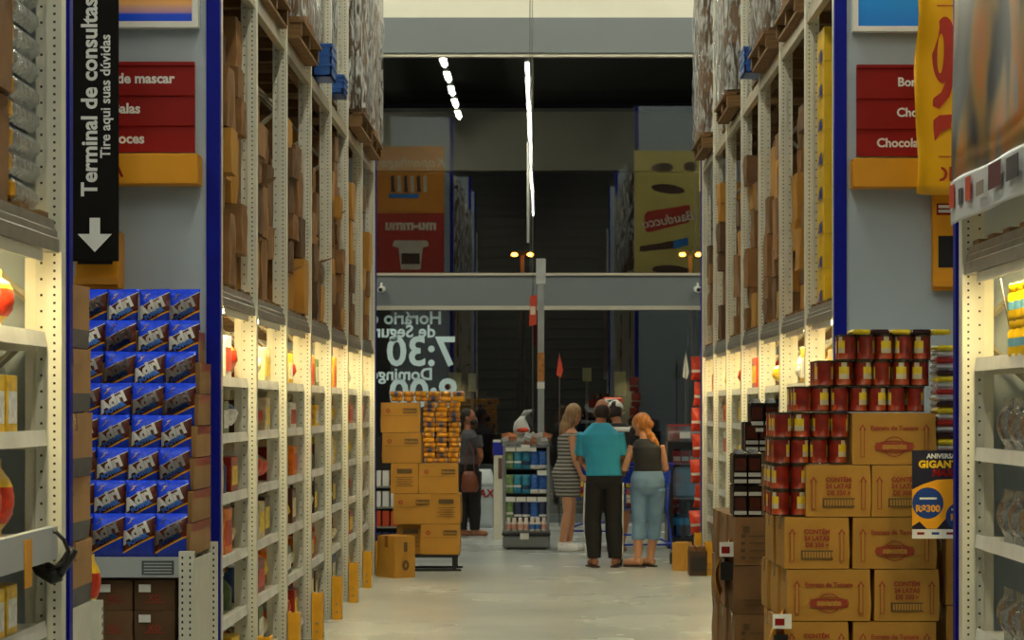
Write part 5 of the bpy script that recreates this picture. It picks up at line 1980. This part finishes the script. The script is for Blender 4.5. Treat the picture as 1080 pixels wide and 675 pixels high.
for k in range(5):
    d = 22.378
    a = Pt(395.5, 380 + k * 27 + 24, d)
    o = link('crisp_bag', crisp[(k + 1) % 3], None, (a.x - .06, d, a.z), (0, 0, rb.uniform(-.3, .3)), (.7, .7, .8))
    tag(o, 'orange-red crisp bag hanging at the far end of the left rack, %s from the top' % ORD[k], 'crisp bag', 'red crisp bags at the left rack end')

t = thing('clip_strip', 'thin plastic strip holding the orange-red crisp bags at the left rack end', 'strip', (-1.665, 22.345, Zp(520, 22.4)))
part('strip', MB().box(-.012, .012, 0, .004, 0, Zp(372, 22.4) - Zp(520, 22.4)), t, WHITE)

# ---------------- boxes on the floor at the right
o = link('floor_carton', carton_mesh('floor_carton', .17, .2, .28, KRAFT_B, TAPE, .003, 95), None, (Xp(720.5, 22.6), 22.75, 0), (0, 0, math.radians(-12)))
tag(o, 'small ochre carton on the floor by the right rack end', 'carton')
t = thing('open_box', 'dark open box of bottles on the floor at the right rack end', 'box', (Xp(737, 21.9), 22.1, 0))
part('shell', MB().box(-.085, .085, -.13, .13, 0, .24), t, mat('box_dark', (70, 46, 26), .6, var=.3))
for k in range(3):
    part('flap', MB().prism([(-.08 + k * .055, .24), (-.03 + k * .055, .24), (-.04 + k * .055, .285), (-.075 + k * .055, .28)], -.12, .12, 'y'), t, mat('box_flap', (110, 70, 30), .6))
part('panel', MB().box(-.07, .07, -.132, -.13, .04, .18), t, mat('box_panel', (36, 28, 24), .5))

# ---------------- red checkout sign behind the people
d = 28.0
t = thing('checkout_light', 'red and white checkout number light behind the bald man', 'sign', (Xp(648, d), d, 0))
part('pole', MB().tube([(0, .06, 0), (0, .06, Zp(424, d))], .025, 8), t, STEEL)
part('box', MB().cham(-.14, .1, -.05, .05, Zp(430, d), Zp(419, d), .02), t, mat('light_red', (206, 60, 26), .35))
part('stripe', MB().cham(-.12, .04, -.055, -.05, Zp(425, d), Zp(421, d), .002), t, WHITE)
part('mark', MB().box(-.08, .0, -.058, -.055, Zp(424, d), Zp(422, d)), t, mat('light_green', (40, 120, 100), .4))
for (px, py0, py1, ww, lab) in ((480, 393, 413, 13, 'pale poster on the far side of the glass, left one of the pair'), (498, 394, 413, 8, 'pale poster on the far side of the glass, right one of the pair'),
                               (619, 388, 402, 9, 'pale poster behind the glass above the striped dress'), (654, 392, 418, 12, 'pale poster behind the glass above the white cap')):
    d = 34.5
    t = thing('wall_poster', lab, 'poster', (Xp(px, d), d, Zp(py1, d)), 0)
    part('sheet', MB().box(-ww * d / F / 2, ww * d / F / 2, -.005, .005, 0, Zp(py0, d) - Zp(py1, d)), t, mat('poster_pale', (176, 164, 110), .6))
    part('post', MB().box(-.02, .02, .006, .03, -Zp(py1, d), Zp(py0, d) - Zp(py1, d)), t, mat('seal', (70, 68, 60), 0.5))

# ================================================================== people and carts
SKIN = mat('skin', (196, 142, 108), .5, var=.05, scale=10)
SKIN_D = mat('skin_brown', (150, 96, 66), .5, var=.05, scale=10)


def hand(mb, wrist, direc, palm_n, k=1.0, curl=.9):
    """palm with four unequal curled fingers and a thumb leaving its side"""
    w = Vector(wrist)
    dv = Vector(direc).normalized()
    n_ = Vector(palm_n)
    n_ = (n_ - dv * n_.dot(dv)).normalized()
    lat = dv.cross(n_).normalized()
    M = Matrix((lat, dv, n_)).transposed()
    mb.tube([w - dv * .03, w + dv * .01], [.026 * k, .025 * k], 10)
    mb.ball(w + dv * .045 * k, (.041 * k, .055 * k, .02 * k), M)
    for i, (o, ln) in enumerate(((-.03, .068), (-.01, .078), (.01, .073), (.029, .058))):
        b = w + dv * .075 * k + lat * o * k
        p1 = b + (dv * math.cos(curl * .5) + n_ * math.sin(curl * .5)) * ln * .45 * k
        p2 = p1 + (dv * math.cos(curl * 1.3) + n_ * math.sin(curl * 1.3)) * ln * .32 * k
        p3 = p2 + (dv * math.cos(curl * 2.0) + n_ * math.sin(curl * 2.0)) * ln * .25 * k
        mb.tube([b - dv * .02, p1, p2, p3], [.0095 * k, .009 * k, .0085 * k, .007 * k], 8)
    b = w + dv * .02 * k - lat * .032 * k
    p1 = b + (dv * .55 - lat * .7 + n_ * .3).normalized() * .034 * k
    p2 = p1 + (dv * .85 - lat * .2 + n_ * .5).normalized() * .03 * k
    mb.tube([b + lat * .012, p1, p2], [.012 * k, .011 * k, .008 * k], 8)


def limb(mb, a, b, c, ra, rm, rb_, rc, extra=0.0, frac=1.0):
    """upper + lower limb with a soft joint; radii at top, mid-upper, joint, end; frac cuts the length (0..1 over both bones)"""
    a, b, c = Vector(a), Vector(b), Vector(c)
    pts, rs = [], []
    for t_, r_ in ((0, ra), (.35, rm), (.75, (rm + rb_) / 2), (1, rb_)):
        pts.append(a.lerp(b, t_))
        rs.append(r_)
    calf = rb_ * 1.06
    for t_, r_ in ((.3, calf), (.65, (calf + rc) / 2), (1, rc)):
        pts.append(b.lerp(c, t_))
        rs.append(r_)
    L = [0]
    for i in range(1, len(pts)):
        L.append(L[-1] + (pts[i] - pts[i - 1]).length)
    lim = L[-1] * frac
    P2, R2 = [], []
    for i in range(len(pts)):
        if L[i] <= lim + 1e-6:
            P2.append(pts[i])
            R2.append(rs[i] + extra)
        else:
            t_ = (lim - L[i - 1]) / (L[i] - L[i - 1])
            P2.append(pts[i - 1].lerp(pts[i], t_))
            R2.append(rs[i - 1] * (1 - t_) + rs[i] * t_ + extra)
            break
    mb.tube(P2, R2, 14)


def foot(mb, ankle, ang, ln=.25, extra=0.0, z0=0.0):
    a = Vector(ankle)
    dv = Vector((-math.sin(ang), math.cos(ang), 0))
    heel = Vector((a.x, a.y, 0)) - dv * .05
    mb.tube([a + Vector((0, 0, .03)), a * 1.0 + Vector((0, 0, -.03))], [.036 + extra, .04 + extra], 12)
    pts = [heel + Vector((0, 0, .038 + z0)), heel + dv * .06 + Vector((0, 0, .042 + z0)), heel + dv * .14 + Vector((0, 0, .036 + z0)), heel + dv * .2 + Vector((0, 0, .028 + z0)), heel + dv * (ln) + Vector((0, 0, .022 + z0))]
    mb.tube(pts, [.034 + extra, .04 + extra, .038 + extra, .034 + extra, .016 + extra], 12)


def person(label, loc, J, skin, clothes, voxel=.0075):
    """J: joints in metres relative to the spot the person stands on"""
    t = thing('person', label, 'person', loc)
    fa = J.get('face', 0.0)               # body heading, 0 = away from the camera
    ha = J.get('head_turn', fa)
    hd = Vector(J['head'])
    sh = J.get('scale', 1.0)
    mb = MB()
    Mh = Matrix.Rotation(ha, 3, 'Z') @ Matrix.Rotation(-J.get('nod', 0.0), 3, 'X')
    mb.ball(hd, (.073, .092, .112), Mh)
    mb.ball(hd + Mh @ Vector((0, .035, -.055)), (.055, .058, .06), Mh)          # jaw
    mb.ball(hd + Mh @ Vector((0, .098, -.02)), (.013, .018, .022), Mh)          # nose
    for sx in (-1, 1):
        mb.ball(hd + Mh @ Vector((sx * .076, -.005, -.01)), (.010, .020, .032), Mh)
    nk = Vector(J['neck'])
    mb.tube([nk - Vector((0, 0, .06)), nk, hd + Mh @ Vector((0, -.015, -.05))], [.07 * sh, .052 * sh, .05 * sh], 14)
    tor = J['torso']
    mb.loft(tor, 24, ang=fa)
    aR = J.get('arm_r', .043)
    lR = J.get('leg_r', .078)
    for s in ('L', 'R'):
        a, b, c = J['arm' + s]
        limb(mb, a, b, c, aR * 1.15, aR, aR * .84, aR * .58)
        dv = Vector(J.get('hand' + s, Vector(c) - Vector(b)))
        hand(mb, Vector(c), dv, J.get('palm' + s, (0, 0, -1)), .95)
        a, b, c = J['leg' + s]
        limb(mb, a, b, c, lR * 1.12, lR, lR * .70, lR * .46)
        foot(mb, c, J.get('foot' + s, fa), J.get('foot_len', .24), z0=J.get('sole', .012))
    me = fuse(mb, voxel, 3)
    me.materials.append(skin)
    part('body', me, t)
    for sx in (-1, 1):                    # eyes and brows, mouth
        e = hd + Mh @ Vector((sx * .031, .084, .008))
        part('eye', MB().ball(e, (.012, .008, .007), Mh, 10, 6), t, mat('eye', (40, 28, 22), .3))
        part('brow', MB().tube([hd + Mh @ Vector((sx * .018, .092, .028)), hd + Mh @ Vector((sx * .046, .082, .03))], .004, 6), t, mat('brow', (60, 40, 28), .7))
    part('mouth', MB().ball(hd + Mh @ Vector((0, .088, -.06)), (.022, .006, .006), Mh, 10, 6), t, mat('lips', (150, 80, 72), .5))
    for (nm, build, m_, vx) in clothes:
        mb = MB()
        build(mb, J, hd, Mh)
        me = fuse(mb, vx, 3)
        for q in (m_ if isinstance(m_, (list, tuple)) else [m_]):
            me.materials.append(q)
        part(nm, me, t)
    return t


def shirt(z_low, sleeve, extra=.014, neck=True):
    def f(mb, J, hd, Mh):
        rings = [(x, y, z, rx + extra, ry + extra) for (x, y, z, rx, ry) in J['torso'] if z >= z_low - .001]
        mb.loft(rings, 24, ang=J.get('face', 0))
        if sleeve > 0:
            for s in ('L', 'R'):
                a, b, c = J['arm' + s]
                r_ = J.get('arm_r', .043)
                limb(mb, a, b, c, r_ * 1.2, r_ * 1.05, r_ * .9, r_ * .62, extra + .004, sleeve)
    return f


def trousers(z_high, frac, extra=.012, flare=0.0):
    def f(mb, J, hd, Mh):
        rings = [(x, y, z, rx + extra, ry + extra) for (x, y, z, rx, ry) in J['torso'] if z <= z_high + .001]
        mb.loft(rings, 24, ang=J.get('face', 0))
        for s in ('L', 'R'):
            a, b, c = J['leg' + s]
            r_ = J.get('leg_r', .078)
            limb(mb, a, b, c, r_ * 1.14, r_ * 1.04, r_ * (.78 + flare), r_ * (.56 + flare), extra, frac)
    return f


def hair_cap(back=.0, low=-.02, full=True, grow=.012):
    def f(mb, J, hd, Mh):
        mb.ball(hd + Mh @ Vector((0, -.012, .018)), (.073 + grow, .092 + grow, .104 + grow), Mh)
    return f


# ---- bald man in a teal shirt, back to the camera
d = 23.2
J = dict(face=0.0, head=(-.02, .06, 1.60), neck=(-.035, .01, 1.455), nod=.25,
         torso=[(0, 0, .80, .10, .09), (0, 0, .86, .165, .115), (0, 0, .93, .172, .12), (-.005, -.005, 1.02, .16, .11), (-.015, -.005, 1.14, .168, .112), (-.025, .0, 1.26, .19, .118), (-.03, .005, 1.35, .185, .11), (-.033, .01, 1.41, .13, .085), (-.035, .01, 1.47, .07, .06)],
         armL=((-.20, .01, 1.36), (-.25, .06, 1.10), (-.17, .29, 1.06)), armR=((.135, .01, 1.36), (.195, .03, 1.11), (.20, .27, 1.0)),
         palmL=(0, 0, -1), palmR=(0, 0, -1),
         legL=((-.085, 0, .86), (-.115, .02, .47), (-.10, -.01, .08)), legR=((.085, 0, .86), (.10, .03, .47), (.115, .0, .08)), footL=.25, footR=-.2, leg_r=.082, arm_r=.046, sole=.016)
TEAL = mat('shirt_teal', (44, 152, 186), .8, var=.06, scale=8, bump=.25, bscale=7)
PANTS = mat('track_black', (20, 18, 18), .8, var=.1)
man = person('bald man in a teal t-shirt and black track pants, back turned', (Xp(637, d), d, 0), J, SKIN_D,
             [('shirt', shirt(.93, .44, .016), TEAL, .009), ('trousers', trousers(.93, .985, .014, .12), PANTS, .009)])
HAIRD = mat('hair_dark', (40, 28, 22), .7, var=.2)


def fringe(mb, J, hd, Mh):
    mb.ball(hd + Mh @ Vector((0, -.020, -.022)), (.080, .090, .088), Mh)


mb = MB()
hd = Vector(J['head'])
Mh = Matrix.Rotation(-.25, 3, 'X')
fringe(mb, J, hd, Mh)
me = fuse(mb, .007, 3)
me.materials.append(HAIRD)
part('hair', me, man)
STRIPE = mat('stripe_white', (206, 206, 200), .7)
for s, sx in (('L', -1), ('R', 1)):
    a, b, c = [Vector(q) for q in J['leg' + s]]
    pts = [a.lerp(b, k / 6) + Vector((sx * (.108 - .018 * k / 6), -.012, 0)) for k in range(7)] + [b.lerp(c, k / 6) + Vector((sx * (.087 - .012 * k / 6), -.012, 0)) for k in range(1, 7)]
    part('side_stripe', MB().tube(pts, .010, 6), man, STRIPE)
    an = {'L': .25, 'R': -.2}[s]
    dv = Vector((-math.sin(an), math.cos(an), 0))
    h_ = Vector((c.x, c.y, 0)) - dv * .06
    side = Vector((dv.y, -dv.x, 0))
    sole = []
    for u, wd in ((-.03, .02), (0, .042), (.1, .044), (.19, .05), (.24, .04), (.265, .012)):
        sole.append((u, wd))
    poly = [tuple((h_ + dv * u + side * wd).xy) for u, wd in sole] + [tuple((h_ + dv * u - side * wd).xy) for u, wd in reversed(sole)]
    part('flip_flop', MB().prism(poly, 0.0, .016, 'z'), man, mat('sandal', (60, 44, 34), .7))

# ---- woman in a striped dress, turned to the right
d = 25.7
fa = math.radians(-62)
J = dict(face=fa, head_turn=math.radians(-50), head=(.055, .02, 1.545), neck=(.02, .01, 1.395), nod=.35, scale=.85,
         torso=[(-.01, 0, .70, .10, .09), (-.02, 0, .80, .165, .14), (-.03, 0, .90, .178, .15), (-.015, 0, 1.0, .145, .11), (-.005, 0, 1.08, .13, .10), (.0, 0, 1.18, .145, .115), (.0, 0, 1.28, .155, .105), (.01, 0, 1.34, .13, .08), (.015, 0, 1.39, .06, .05)],
         armR=((.03, -.165, 1.30), (.055, -.215, 1.06), (.14, -.16, .86)), armL=((.02, .15, 1.31), (.10, .17, 1.06), (.22, .14, .90)), arm_r=.037, leg_r=.078,
         palmR=(.3, 1, 0), palmL=(0, 0, -1), handR=(.6, .3, -.6),
         legR=((.0, -.07, .78), (-.01, -.06, .44), (-.075, -.05, .08)), legL=((-.01, .08, .78), (.02, .07, .44), (.0, .06, .08)), footR=math.radians(-80), footL=math.radians(-70), foot_len=.22)
STR = bpy.data.materials.new('striped_knit')
STR.use_nodes = True
nt = STR.node_tree
bs = nt.nodes['Principled BSDF']
bs.inputs['Roughness'].default_value = .8
tc = nt.nodes.new('ShaderNodeTexCoord')
wv = nt.nodes.new('ShaderNodeTexWave')
wv.bands_direction = 'Z'
wv.inputs['Scale'].default_value = 7.5
wv.inputs['Distortion'].default_value = .6
nt.links.new(tc.outputs['Object'], wv.inputs['Vector'])
cr = nt.nodes.new('ShaderNodeValToRGB')
cr.color_ramp.elements[0].position, cr.color_ramp.elements[0].color = .42, lin((70, 68, 66))
cr.color_ramp.elements[1].position, cr.color_ramp.elements[1].color = .58, lin((158, 154, 146))
nt.links.new(wv.outputs['Fac'], cr.inputs[0])
nt.links.new(cr.outputs[0], bs.inputs['Base Color'])


def dress(mb, J, hd, Mh):
    rings = [(x, y, z, rx + .012, ry + .012) for (x, y, z, rx, ry) in J['torso'] if .8 <= z <= 1.35]
    rings = [(-.01, 0, .62, .15, .125), (-.02, 0, .70, .168, .14)] + rings
    mb.loft(rings, 24, ang=J['face'])


def long_hair(mb, J, hd, Mh):
    mb.ball(hd + Mh @ Vector((0, -.018, .02)), (.086, .10, .11), Mh)
    for (dx, dy, z, r_) in ((0, -.06, -.05, .08), (-.015, -.085, -.12, .078), (-.02, -.10, -.19, .07), (-.02, -.11, -.26, .055), (-.02, -.115, -.31, .03)):
        p = Matrix.Rotation(J['face'], 3, 'Z') @ Vector((dx, dy, 0)) + Vector((0, 0, z))
        mb.ball(hd + p, (r_, r_ * .8, r_ * 1.1))


BLOND = mat('hair_ash_blond', (150, 118, 84), .55, var=.3, scale=14, stretch=(4, 4, .5))
wom = person('woman with long ash-blond hair in a grey striped dress and white sneakers', (Xp(600, d), d, 0), J, SKIN,
             [('dress', dress, STR, .009), ('hair', long_hair, BLOND, .009)])


def sneakers(mb, J, hd, Mh):
    for s in ('L', 'R'):
        foot(mb, J['leg' + s][2], J['foot' + s], .23, .011, .008)


me = MB()
sneakers(me, J, None, None)
me2 = fuse(me, .008, 2)
me2.materials.append(mat('sneaker_white', (226, 226, 222), .5))
part('sneakers', me2, wom)

# ---- woman in black top and blue capri jeans
d = 23.2
fa = math.radians(18)
J = dict(face=fa, head_turn=math.radians(62), head=(-.07, .06, 1.455), neck=(-.03, .02, 1.305), nod=.1, scale=.85,
         torso=[(0, 0, .74, .11, .10), (0, 0, .82, .165, .13), (0, 0, .90, .168, .125), (0, 0, .98, .14, .105), (0, 0, 1.06, .13, .098), (-.005, 0, 1.15, .14, .108), (-.01, 0, 1.22, .15, .10), (-.02, .01, 1.275, .11, .075), (-.03, .015, 1.31, .055, .05)],
         armL=((-.155, -.02, 1.235), (-.235, -.02, 1.00), (-.17, .16, 1.12)), armR=((.13, .02, 1.235), (.19, .06, 1.0), (.10, .22, .97)), arm_r=.039, leg_r=.076,
         palmL=(.5, .2, .5), palmR=(0, 0, -1), handL=(.3, .5, .8),
         legL=((-.08, 0, .80), (-.085, .01, .43), (-.105, -.01, .075)), legR=((.085, 0, .80), (.075, .06, .43), (.03, .08, .075)), footL=math.radians(55), footR=math.radians(40), foot_len=.21, sole=.014)
DENIM = mat('denim_light', (110, 142, 172), .8, var=.14, scale=10, bump=.2, bscale=25)
BTOP = mat('top_black', (36, 36, 38), .8, var=.12)
GINGER = mat('hair_golden', (176, 110, 40), .5, var=.4, scale=16, stretch=(3, 3, .7))


def pony(mb, J, hd, Mh):
    mb.ball(hd + Mh @ Vector((0, -.022, .016)), (.086, .098, .108), Mh)
    mb.ball(hd + Mh @ Vector((0, -.105, -.01)), (.045, .045, .045), Mh)
    for (a, b, c, r_) in ((.07, -.045, -.07, .045), (.10, -.06, -.12, .05), (.125, -.07, -.165, .05), (.15, -.075, -.2, .04), (.165, -.08, -.235, .025)):
        mb.ball(hd + Vector((a, b, c)), (r_, r_ * .8, r_ * .9))


w2 = person('woman with a golden ponytail, dark mask, black top and light capri jeans', (Xp(683, d), d, 0), J, SKIN,
            [('top', shirt(.98, 0, .012), BTOP, .009), ('jeans', trousers(.98, .72, .012, .02), DENIM, .009), ('hair', pony, GINGER, .009)])
hd = Vector(J['head'])
Mh = Matrix.Rotation(J['head_turn'], 3, 'Z') @ Matrix.Rotation(-.1, 3, 'X')
mk = MB()
mk.ball(hd + Mh @ Vector((0, .062, -.055)), (.062, .062, .05), Mh)
part('mask', mk, w2, mat('mask_dark', (48, 46, 50), .8))
for s in ('L', 'R'):
    c = Vector(J['leg' + s][2])
    an = J['foot' + s]
    dv = Vector((-math.sin(an), math.cos(an), 0))
    side = Vector((dv.y, -dv.x, 0))
    h_ = Vector((c.x, c.y, 0)) - dv * .06
    sole = ((-.025, .02), (0, .036), (.1, .036), (.17, .042), (.21, .03), (.225, .01))
    poly = [tuple((h_ + dv * u + side * wd).xy) for u, wd in sole] + [tuple((h_ + dv * u - side * wd).xy) for u, wd in reversed(sole)]
    part('sandal', MB().prism(poly, 0.0, .014, 'z'), w2, mat('sandal', (60, 44, 34), .7))

# ---- man in a white cap, bending over the cart
d = 25.4
fa = math.radians(-15)
J = dict(face=fa, head=(-.03, .10, 1.58), neck=(.0, .03, 1.44), nod=.35, scale=.95,
         torso=[(0, 0, .78, .10, .09), (0, 0, .86, .16, .115), (0, 0, .94, .165, .115), (.0, 0, 1.04, .15, .105), (.01, .01, 1.16, .165, .11), (.015, .02, 1.28, .185, .112), (.015, .025, 1.36, .19, .10), (.01, .03, 1.41, .13, .08), (.005, .03, 1.455, .065, .055)],
         armL=((-.17, .0, 1.36), (-.2, .12, 1.1), (-.12, .34, 1.05)), armR=((.2, -.02, 1.36), (.24, .08, 1.10), (.2, .33, 1.04)), arm_r=.044, leg_r=.08,
         legL=((-.08, 0, .86), (-.09, .03, .47), (-.09, -.01, .08)), legR=((.09, 0, .86), (.08, .04, .47), (.03, -.02, .08)), foot_len=.25)
CAPW = mat('cap_white', (222, 224, 222), .7)


def hairb(mb, J, hd, Mh):
    mb.ball(hd + Mh @ Vector((0, -.014, -.005)), (.08, .095, .095), Mh)


m2 = person('man in a white cap and black and white shirt, half hidden behind the others', (Xp(652, d), d, 0), J, SKIN_D,
            [('shirt', shirt(.94, .42, .016), mat('shirt_black', (30, 30, 34), .8), .009), ('shorts', trousers(.94, .46, .02, .1), mat('shorts_dark', (40, 40, 46), .8), .009), ('hair', hairb, HAIRD, .009)])
hd = Vector(J['head'])
Mh = Matrix.Rotation(fa, 3, 'Z') @ Matrix.Rotation(-.35, 3, 'X')
cap = MB()
n_s, n_r = 20, 7
vs = []
for i in range(n_r + 1):
    th = PI * .5 * i / n_r
    for j in range(n_s):
        ph = 2 * PI * j / n_s
        vs.append(hd + Mh @ Vector((.092 * math.sin(th) * math.cos(ph) if i else 0, .110 * math.sin(th) * math.sin(ph) - .008, .03 + .098 * math.cos(th))))
fs = []
for i in range(n_r):
    for j in range(n_s):
        ph = 2 * PI * (j + .5) / n_s
        if i >= n_r - 3 and abs(ph - 1.5 * PI) < .42:
            continue                      # the open arch over the strap
        a, b = i * n_s + j, i * n_s + (j + 1) % n_s
        fs.append((a, b, b + n_s, a + n_s))
cap.add(vs, fs, 0, True)
c_ = part('cap', cap, m2, CAPW)
c_.modifiers.new('thick', 'SOLIDIFY').thickness = .004
br_ = MB()
br_.add([hd + Mh @ Vector((.085 * math.cos(a), .09 + (.085 if q else 0) * math.sin(a), .03 - (.01 if q else 0))) for q in (0, 1) for a in [PI * k / 10 for k in range(11)]], [(k, k + 1, k + 12, k + 11) for k in range(10)])
b_ = part('visor', br_, m2, CAPW)
b_.modifiers.new('thick', 'SOLIDIFY').thickness = .004
yk = MB()
yk.loft([(x, y, z, rx + .022, ry + .022) for (x, y, z, rx, ry) in J['torso'] if 1.34 <= z <= 1.42], 24, ang=fa)
part('white_yoke', yk, m2, CAPW)

# ---- masked person beyond the carton pile
d = 28.6
fa = math.radians(-75)
J = dict(face=fa, head=(.0, .02, 1.50), neck=(-.01, .0, 1.35), head_turn=math.radians(-100), scale=.85,
         torso=[(0, 0, .76, .10, .09), (0, 0, .84, .16, .12), (0, 0, .92, .16, .12), (0, 0, 1.02, .13, .1), (0, 0, 1.14, .145, .105), (0, 0, 1.24, .16, .1), (0, 0, 1.3, .13, .08), (0, 0, 1.35, .06, .05)],
         armL=((-.15, .05, 1.27), (-.17, .1, 1.02), (-.05, .25, .92)), armR=((.11, -.12, 1.27), (.16, -.14, 1.02), (.1, .02, .86)), arm_r=.04, leg_r=.078,
         legL=((-.08, 0, .82), (-.08, .02, .44), (-.08, 0, .075)), legR=((.07, 0, .82), (.08, .02, .44), (.08, 0, .075)), foot_len=.22)
p4_ = person('person in dark clothes and black mask standing beyond the carton pile', (Xp(494, d), d, 0), J, SKIN_D,
             [('shirt', shirt(.92, .3, .014), mat('shirt_grey_dark', (70, 68, 74), .8), .01), ('trousers', trousers(.92, .98, .012, .06), PANTS, .01),
              ('hair', lambda mb, J, hd, Mh: (mb.ball(hd + Mh @ Vector((0, -.022, .022)), (.082, .095, .102), Mh), mb.ball(hd + Mh @ Vector((0, -.1, -.06)), (.06, .05, .09), Mh)), HAIRD, .01)])
hd = Vector(J['head'])
Mh = Matrix.Rotation(J['head_turn'], 3, 'Z')
part('mask', MB().ball(hd + Mh @ Vector((0, .06, -.055)), (.062, .062, .05), Mh), p4_, BLACK)
d = 28.38
t = thing('handbag', 'brown leather handbag hanging beside the dark clothed person', 'handbag', (Xp(495, d), d, Zp(519, d)))
part('body', MB().loft([(0, 0, 0, .09, .05), (.01, 0, .06, .11, .06), (0, 0, .2, .09, .05), (-.01, 0, .26, .06, .03)], 16, power=3), t, mat('leather_brown', (116, 56, 26), .4, var=.2))
part('strap', MB().tube([(-.06, 0, .25), (-.03, 0, .5), (0, .02, .62), (.05, 0, .5), (.06, 0, .25)], .008, 6), t, mat('leather_brown', (116, 56, 26), .4))

# ---- shopping carts
CARTB = mat('cart_blue', (22, 58, 190), .35, .1)
WIRE = mat('cart_wire', (60, 96, 190), .35, .4)


def cart(label, loc, rz, group):
    t = thing('shopping_cart', label, 'shopping cart', loc, rz, group)
    W2, L = .27, .86                        # handle at y=0, nose at y=L
    bk = MB()
    for k in range(9):
        u = k / 8
        for s in (-1, 1):
            bk.tube([(s * (W2 - .05 * u), .06 + L * u, 1.0 - .03 * u), (s * (W2 - .06 - .03 * u), .1 + (L - .08) * u, .55 + .06 * u)], .0035, 4)
    for z, ins in ((.98, 0), (.88, .012), (.78, .025), (.68, .04), (.57, .055)):
        for s in (-1, 1):
            bk.tube([(s * (W2 - ins), .07, z), (s * (W2 - .05 - ins * .5), .06 + L, z + (.0 if z > .9 else .03))], .0045, 4)
        bk.tube([(-(W2 - .05 - ins * .5), .06 + L, z + (.0 if z > .9 else .03)), ((W2 - .05 - ins * .5), .06 + L, z + (.0 if z > .9 else .03))], .0045, 4)
        bk.tube([(-(W2 - ins), .07, z), ((W2 - ins), .07, z)], .0045, 4)
    for k in range(8):
        x = -.2 + .4 * k / 7
        bk.tube([(x, .1, .56), (x * .85, .06 + L, .61)], .0035, 4)
        bk.tube([(x * 1.25, .07, .98), (x, .1, .56)], .0035, 4)
    b_ = part('basket', bk, t, WIRE)
    b_['kind'] = 'stuff'
    part('rim', MB().tube([(-W2, .05, 1.0), (-W2 + .05, .92, .985), (W2 - .05, .92, .985), (W2, .05, 1.0), (-W2, .05, 1.0)], .011, 8), t, CARTB)
    part('handle', MB().tube([(-W2 - .01, -.02, 1.04), (W2 + .01, -.02, 1.04)], .017, 10), t, CARTB)
    for s in (-1, 1):
        part('handle_arm', MB().tube([(s * W2, .06, 1.0), (s * (W2 + .005), -.02, 1.04)], .013, 8), t, CARTB)
        part('leg', MB().tube([(s * (W2 - .01), .1, .96), (s * (W2 - .03), .16, .55), (s * (W2 - .0), .04, .2), (s * W2, .04, .14)], .013, 8), t, CARTB)
        part('lower_rail', MB().tube([(s * W2, .04, .2), (s * (W2 - .08), .84, .26), (s * (W2 - .08), .86, .14)], .012, 8), t, CARTB)
        for (wy, wx) in ((.04, W2), (.86, W2 - .08)):
            wh = part('wheel', MB().tube([(s * wx - .014, wy, .06), (s * wx + .014, wy, .06)], .06, 16), t, mat('wheel_dark', (46, 46, 48), .6))
            part('fork', MB().box(s * wx - .022, s * wx + .022, wy - .012, wy + .012, .1, .15), wh, STEEL)
    part('lower_bar', MB().tube([(-W2, .04, .2), (W2, .04, .2)], .011, 8), t, CARTB)
    part('lower_bar', MB().tube([(-W2 + .08, .84, .26), (W2 - .08, .84, .26)], .011, 8), t, CARTB)
    part('panel', MB().box(-W2 + .03, W2 - .03, .045, .055, .84, .98), t, CARTB)
    return t


c1 = cart('blue shopping cart between the bald man and the woman in jeans', (Xp(682, 23.6), 23.62, 0), math.radians(6), 'blue shopping carts')
c2 = dup(c1, (.52, 26.25, 0), math.radians(-14), 'blue shopping cart in front of the woman in the striped dress')
gm_ = [('red pack', KINDS[0][2]), ('yellow pack', KINDS[4][2]), ('white pack', KINDS[10][2]), ('brown pack', KINDS[6][2]), ('orange pack', KINDS[2][2])]
for ci, (cx, cy, nm) in enumerate(((Xp(682, 23.6), 23.62, 'behind the bald man'), (.52, 26.25, 'in front of the striped dress'))):
    for k in range(9):
        n_, me = gm_[(k + ci) % 5]
        lv = k // 6
        o = link('groceries_pack', me, None, (cx - .12 + .12 * (k % 3) - (.02 if ci == 0 else -.05), cy + .25 + .22 * ((k // 3) % 2) + lv * .1, .585 + .2 * lv), (0, 0, rb.uniform(-.5, .5)), (.55, .9, .72))
        tag(o, '%s in the cart %s, %s tier, %s' % (n_, nm, ('lower', 'upper')[lv], ORD[k]), 'pack', 'groceries in the cart %s' % nm)
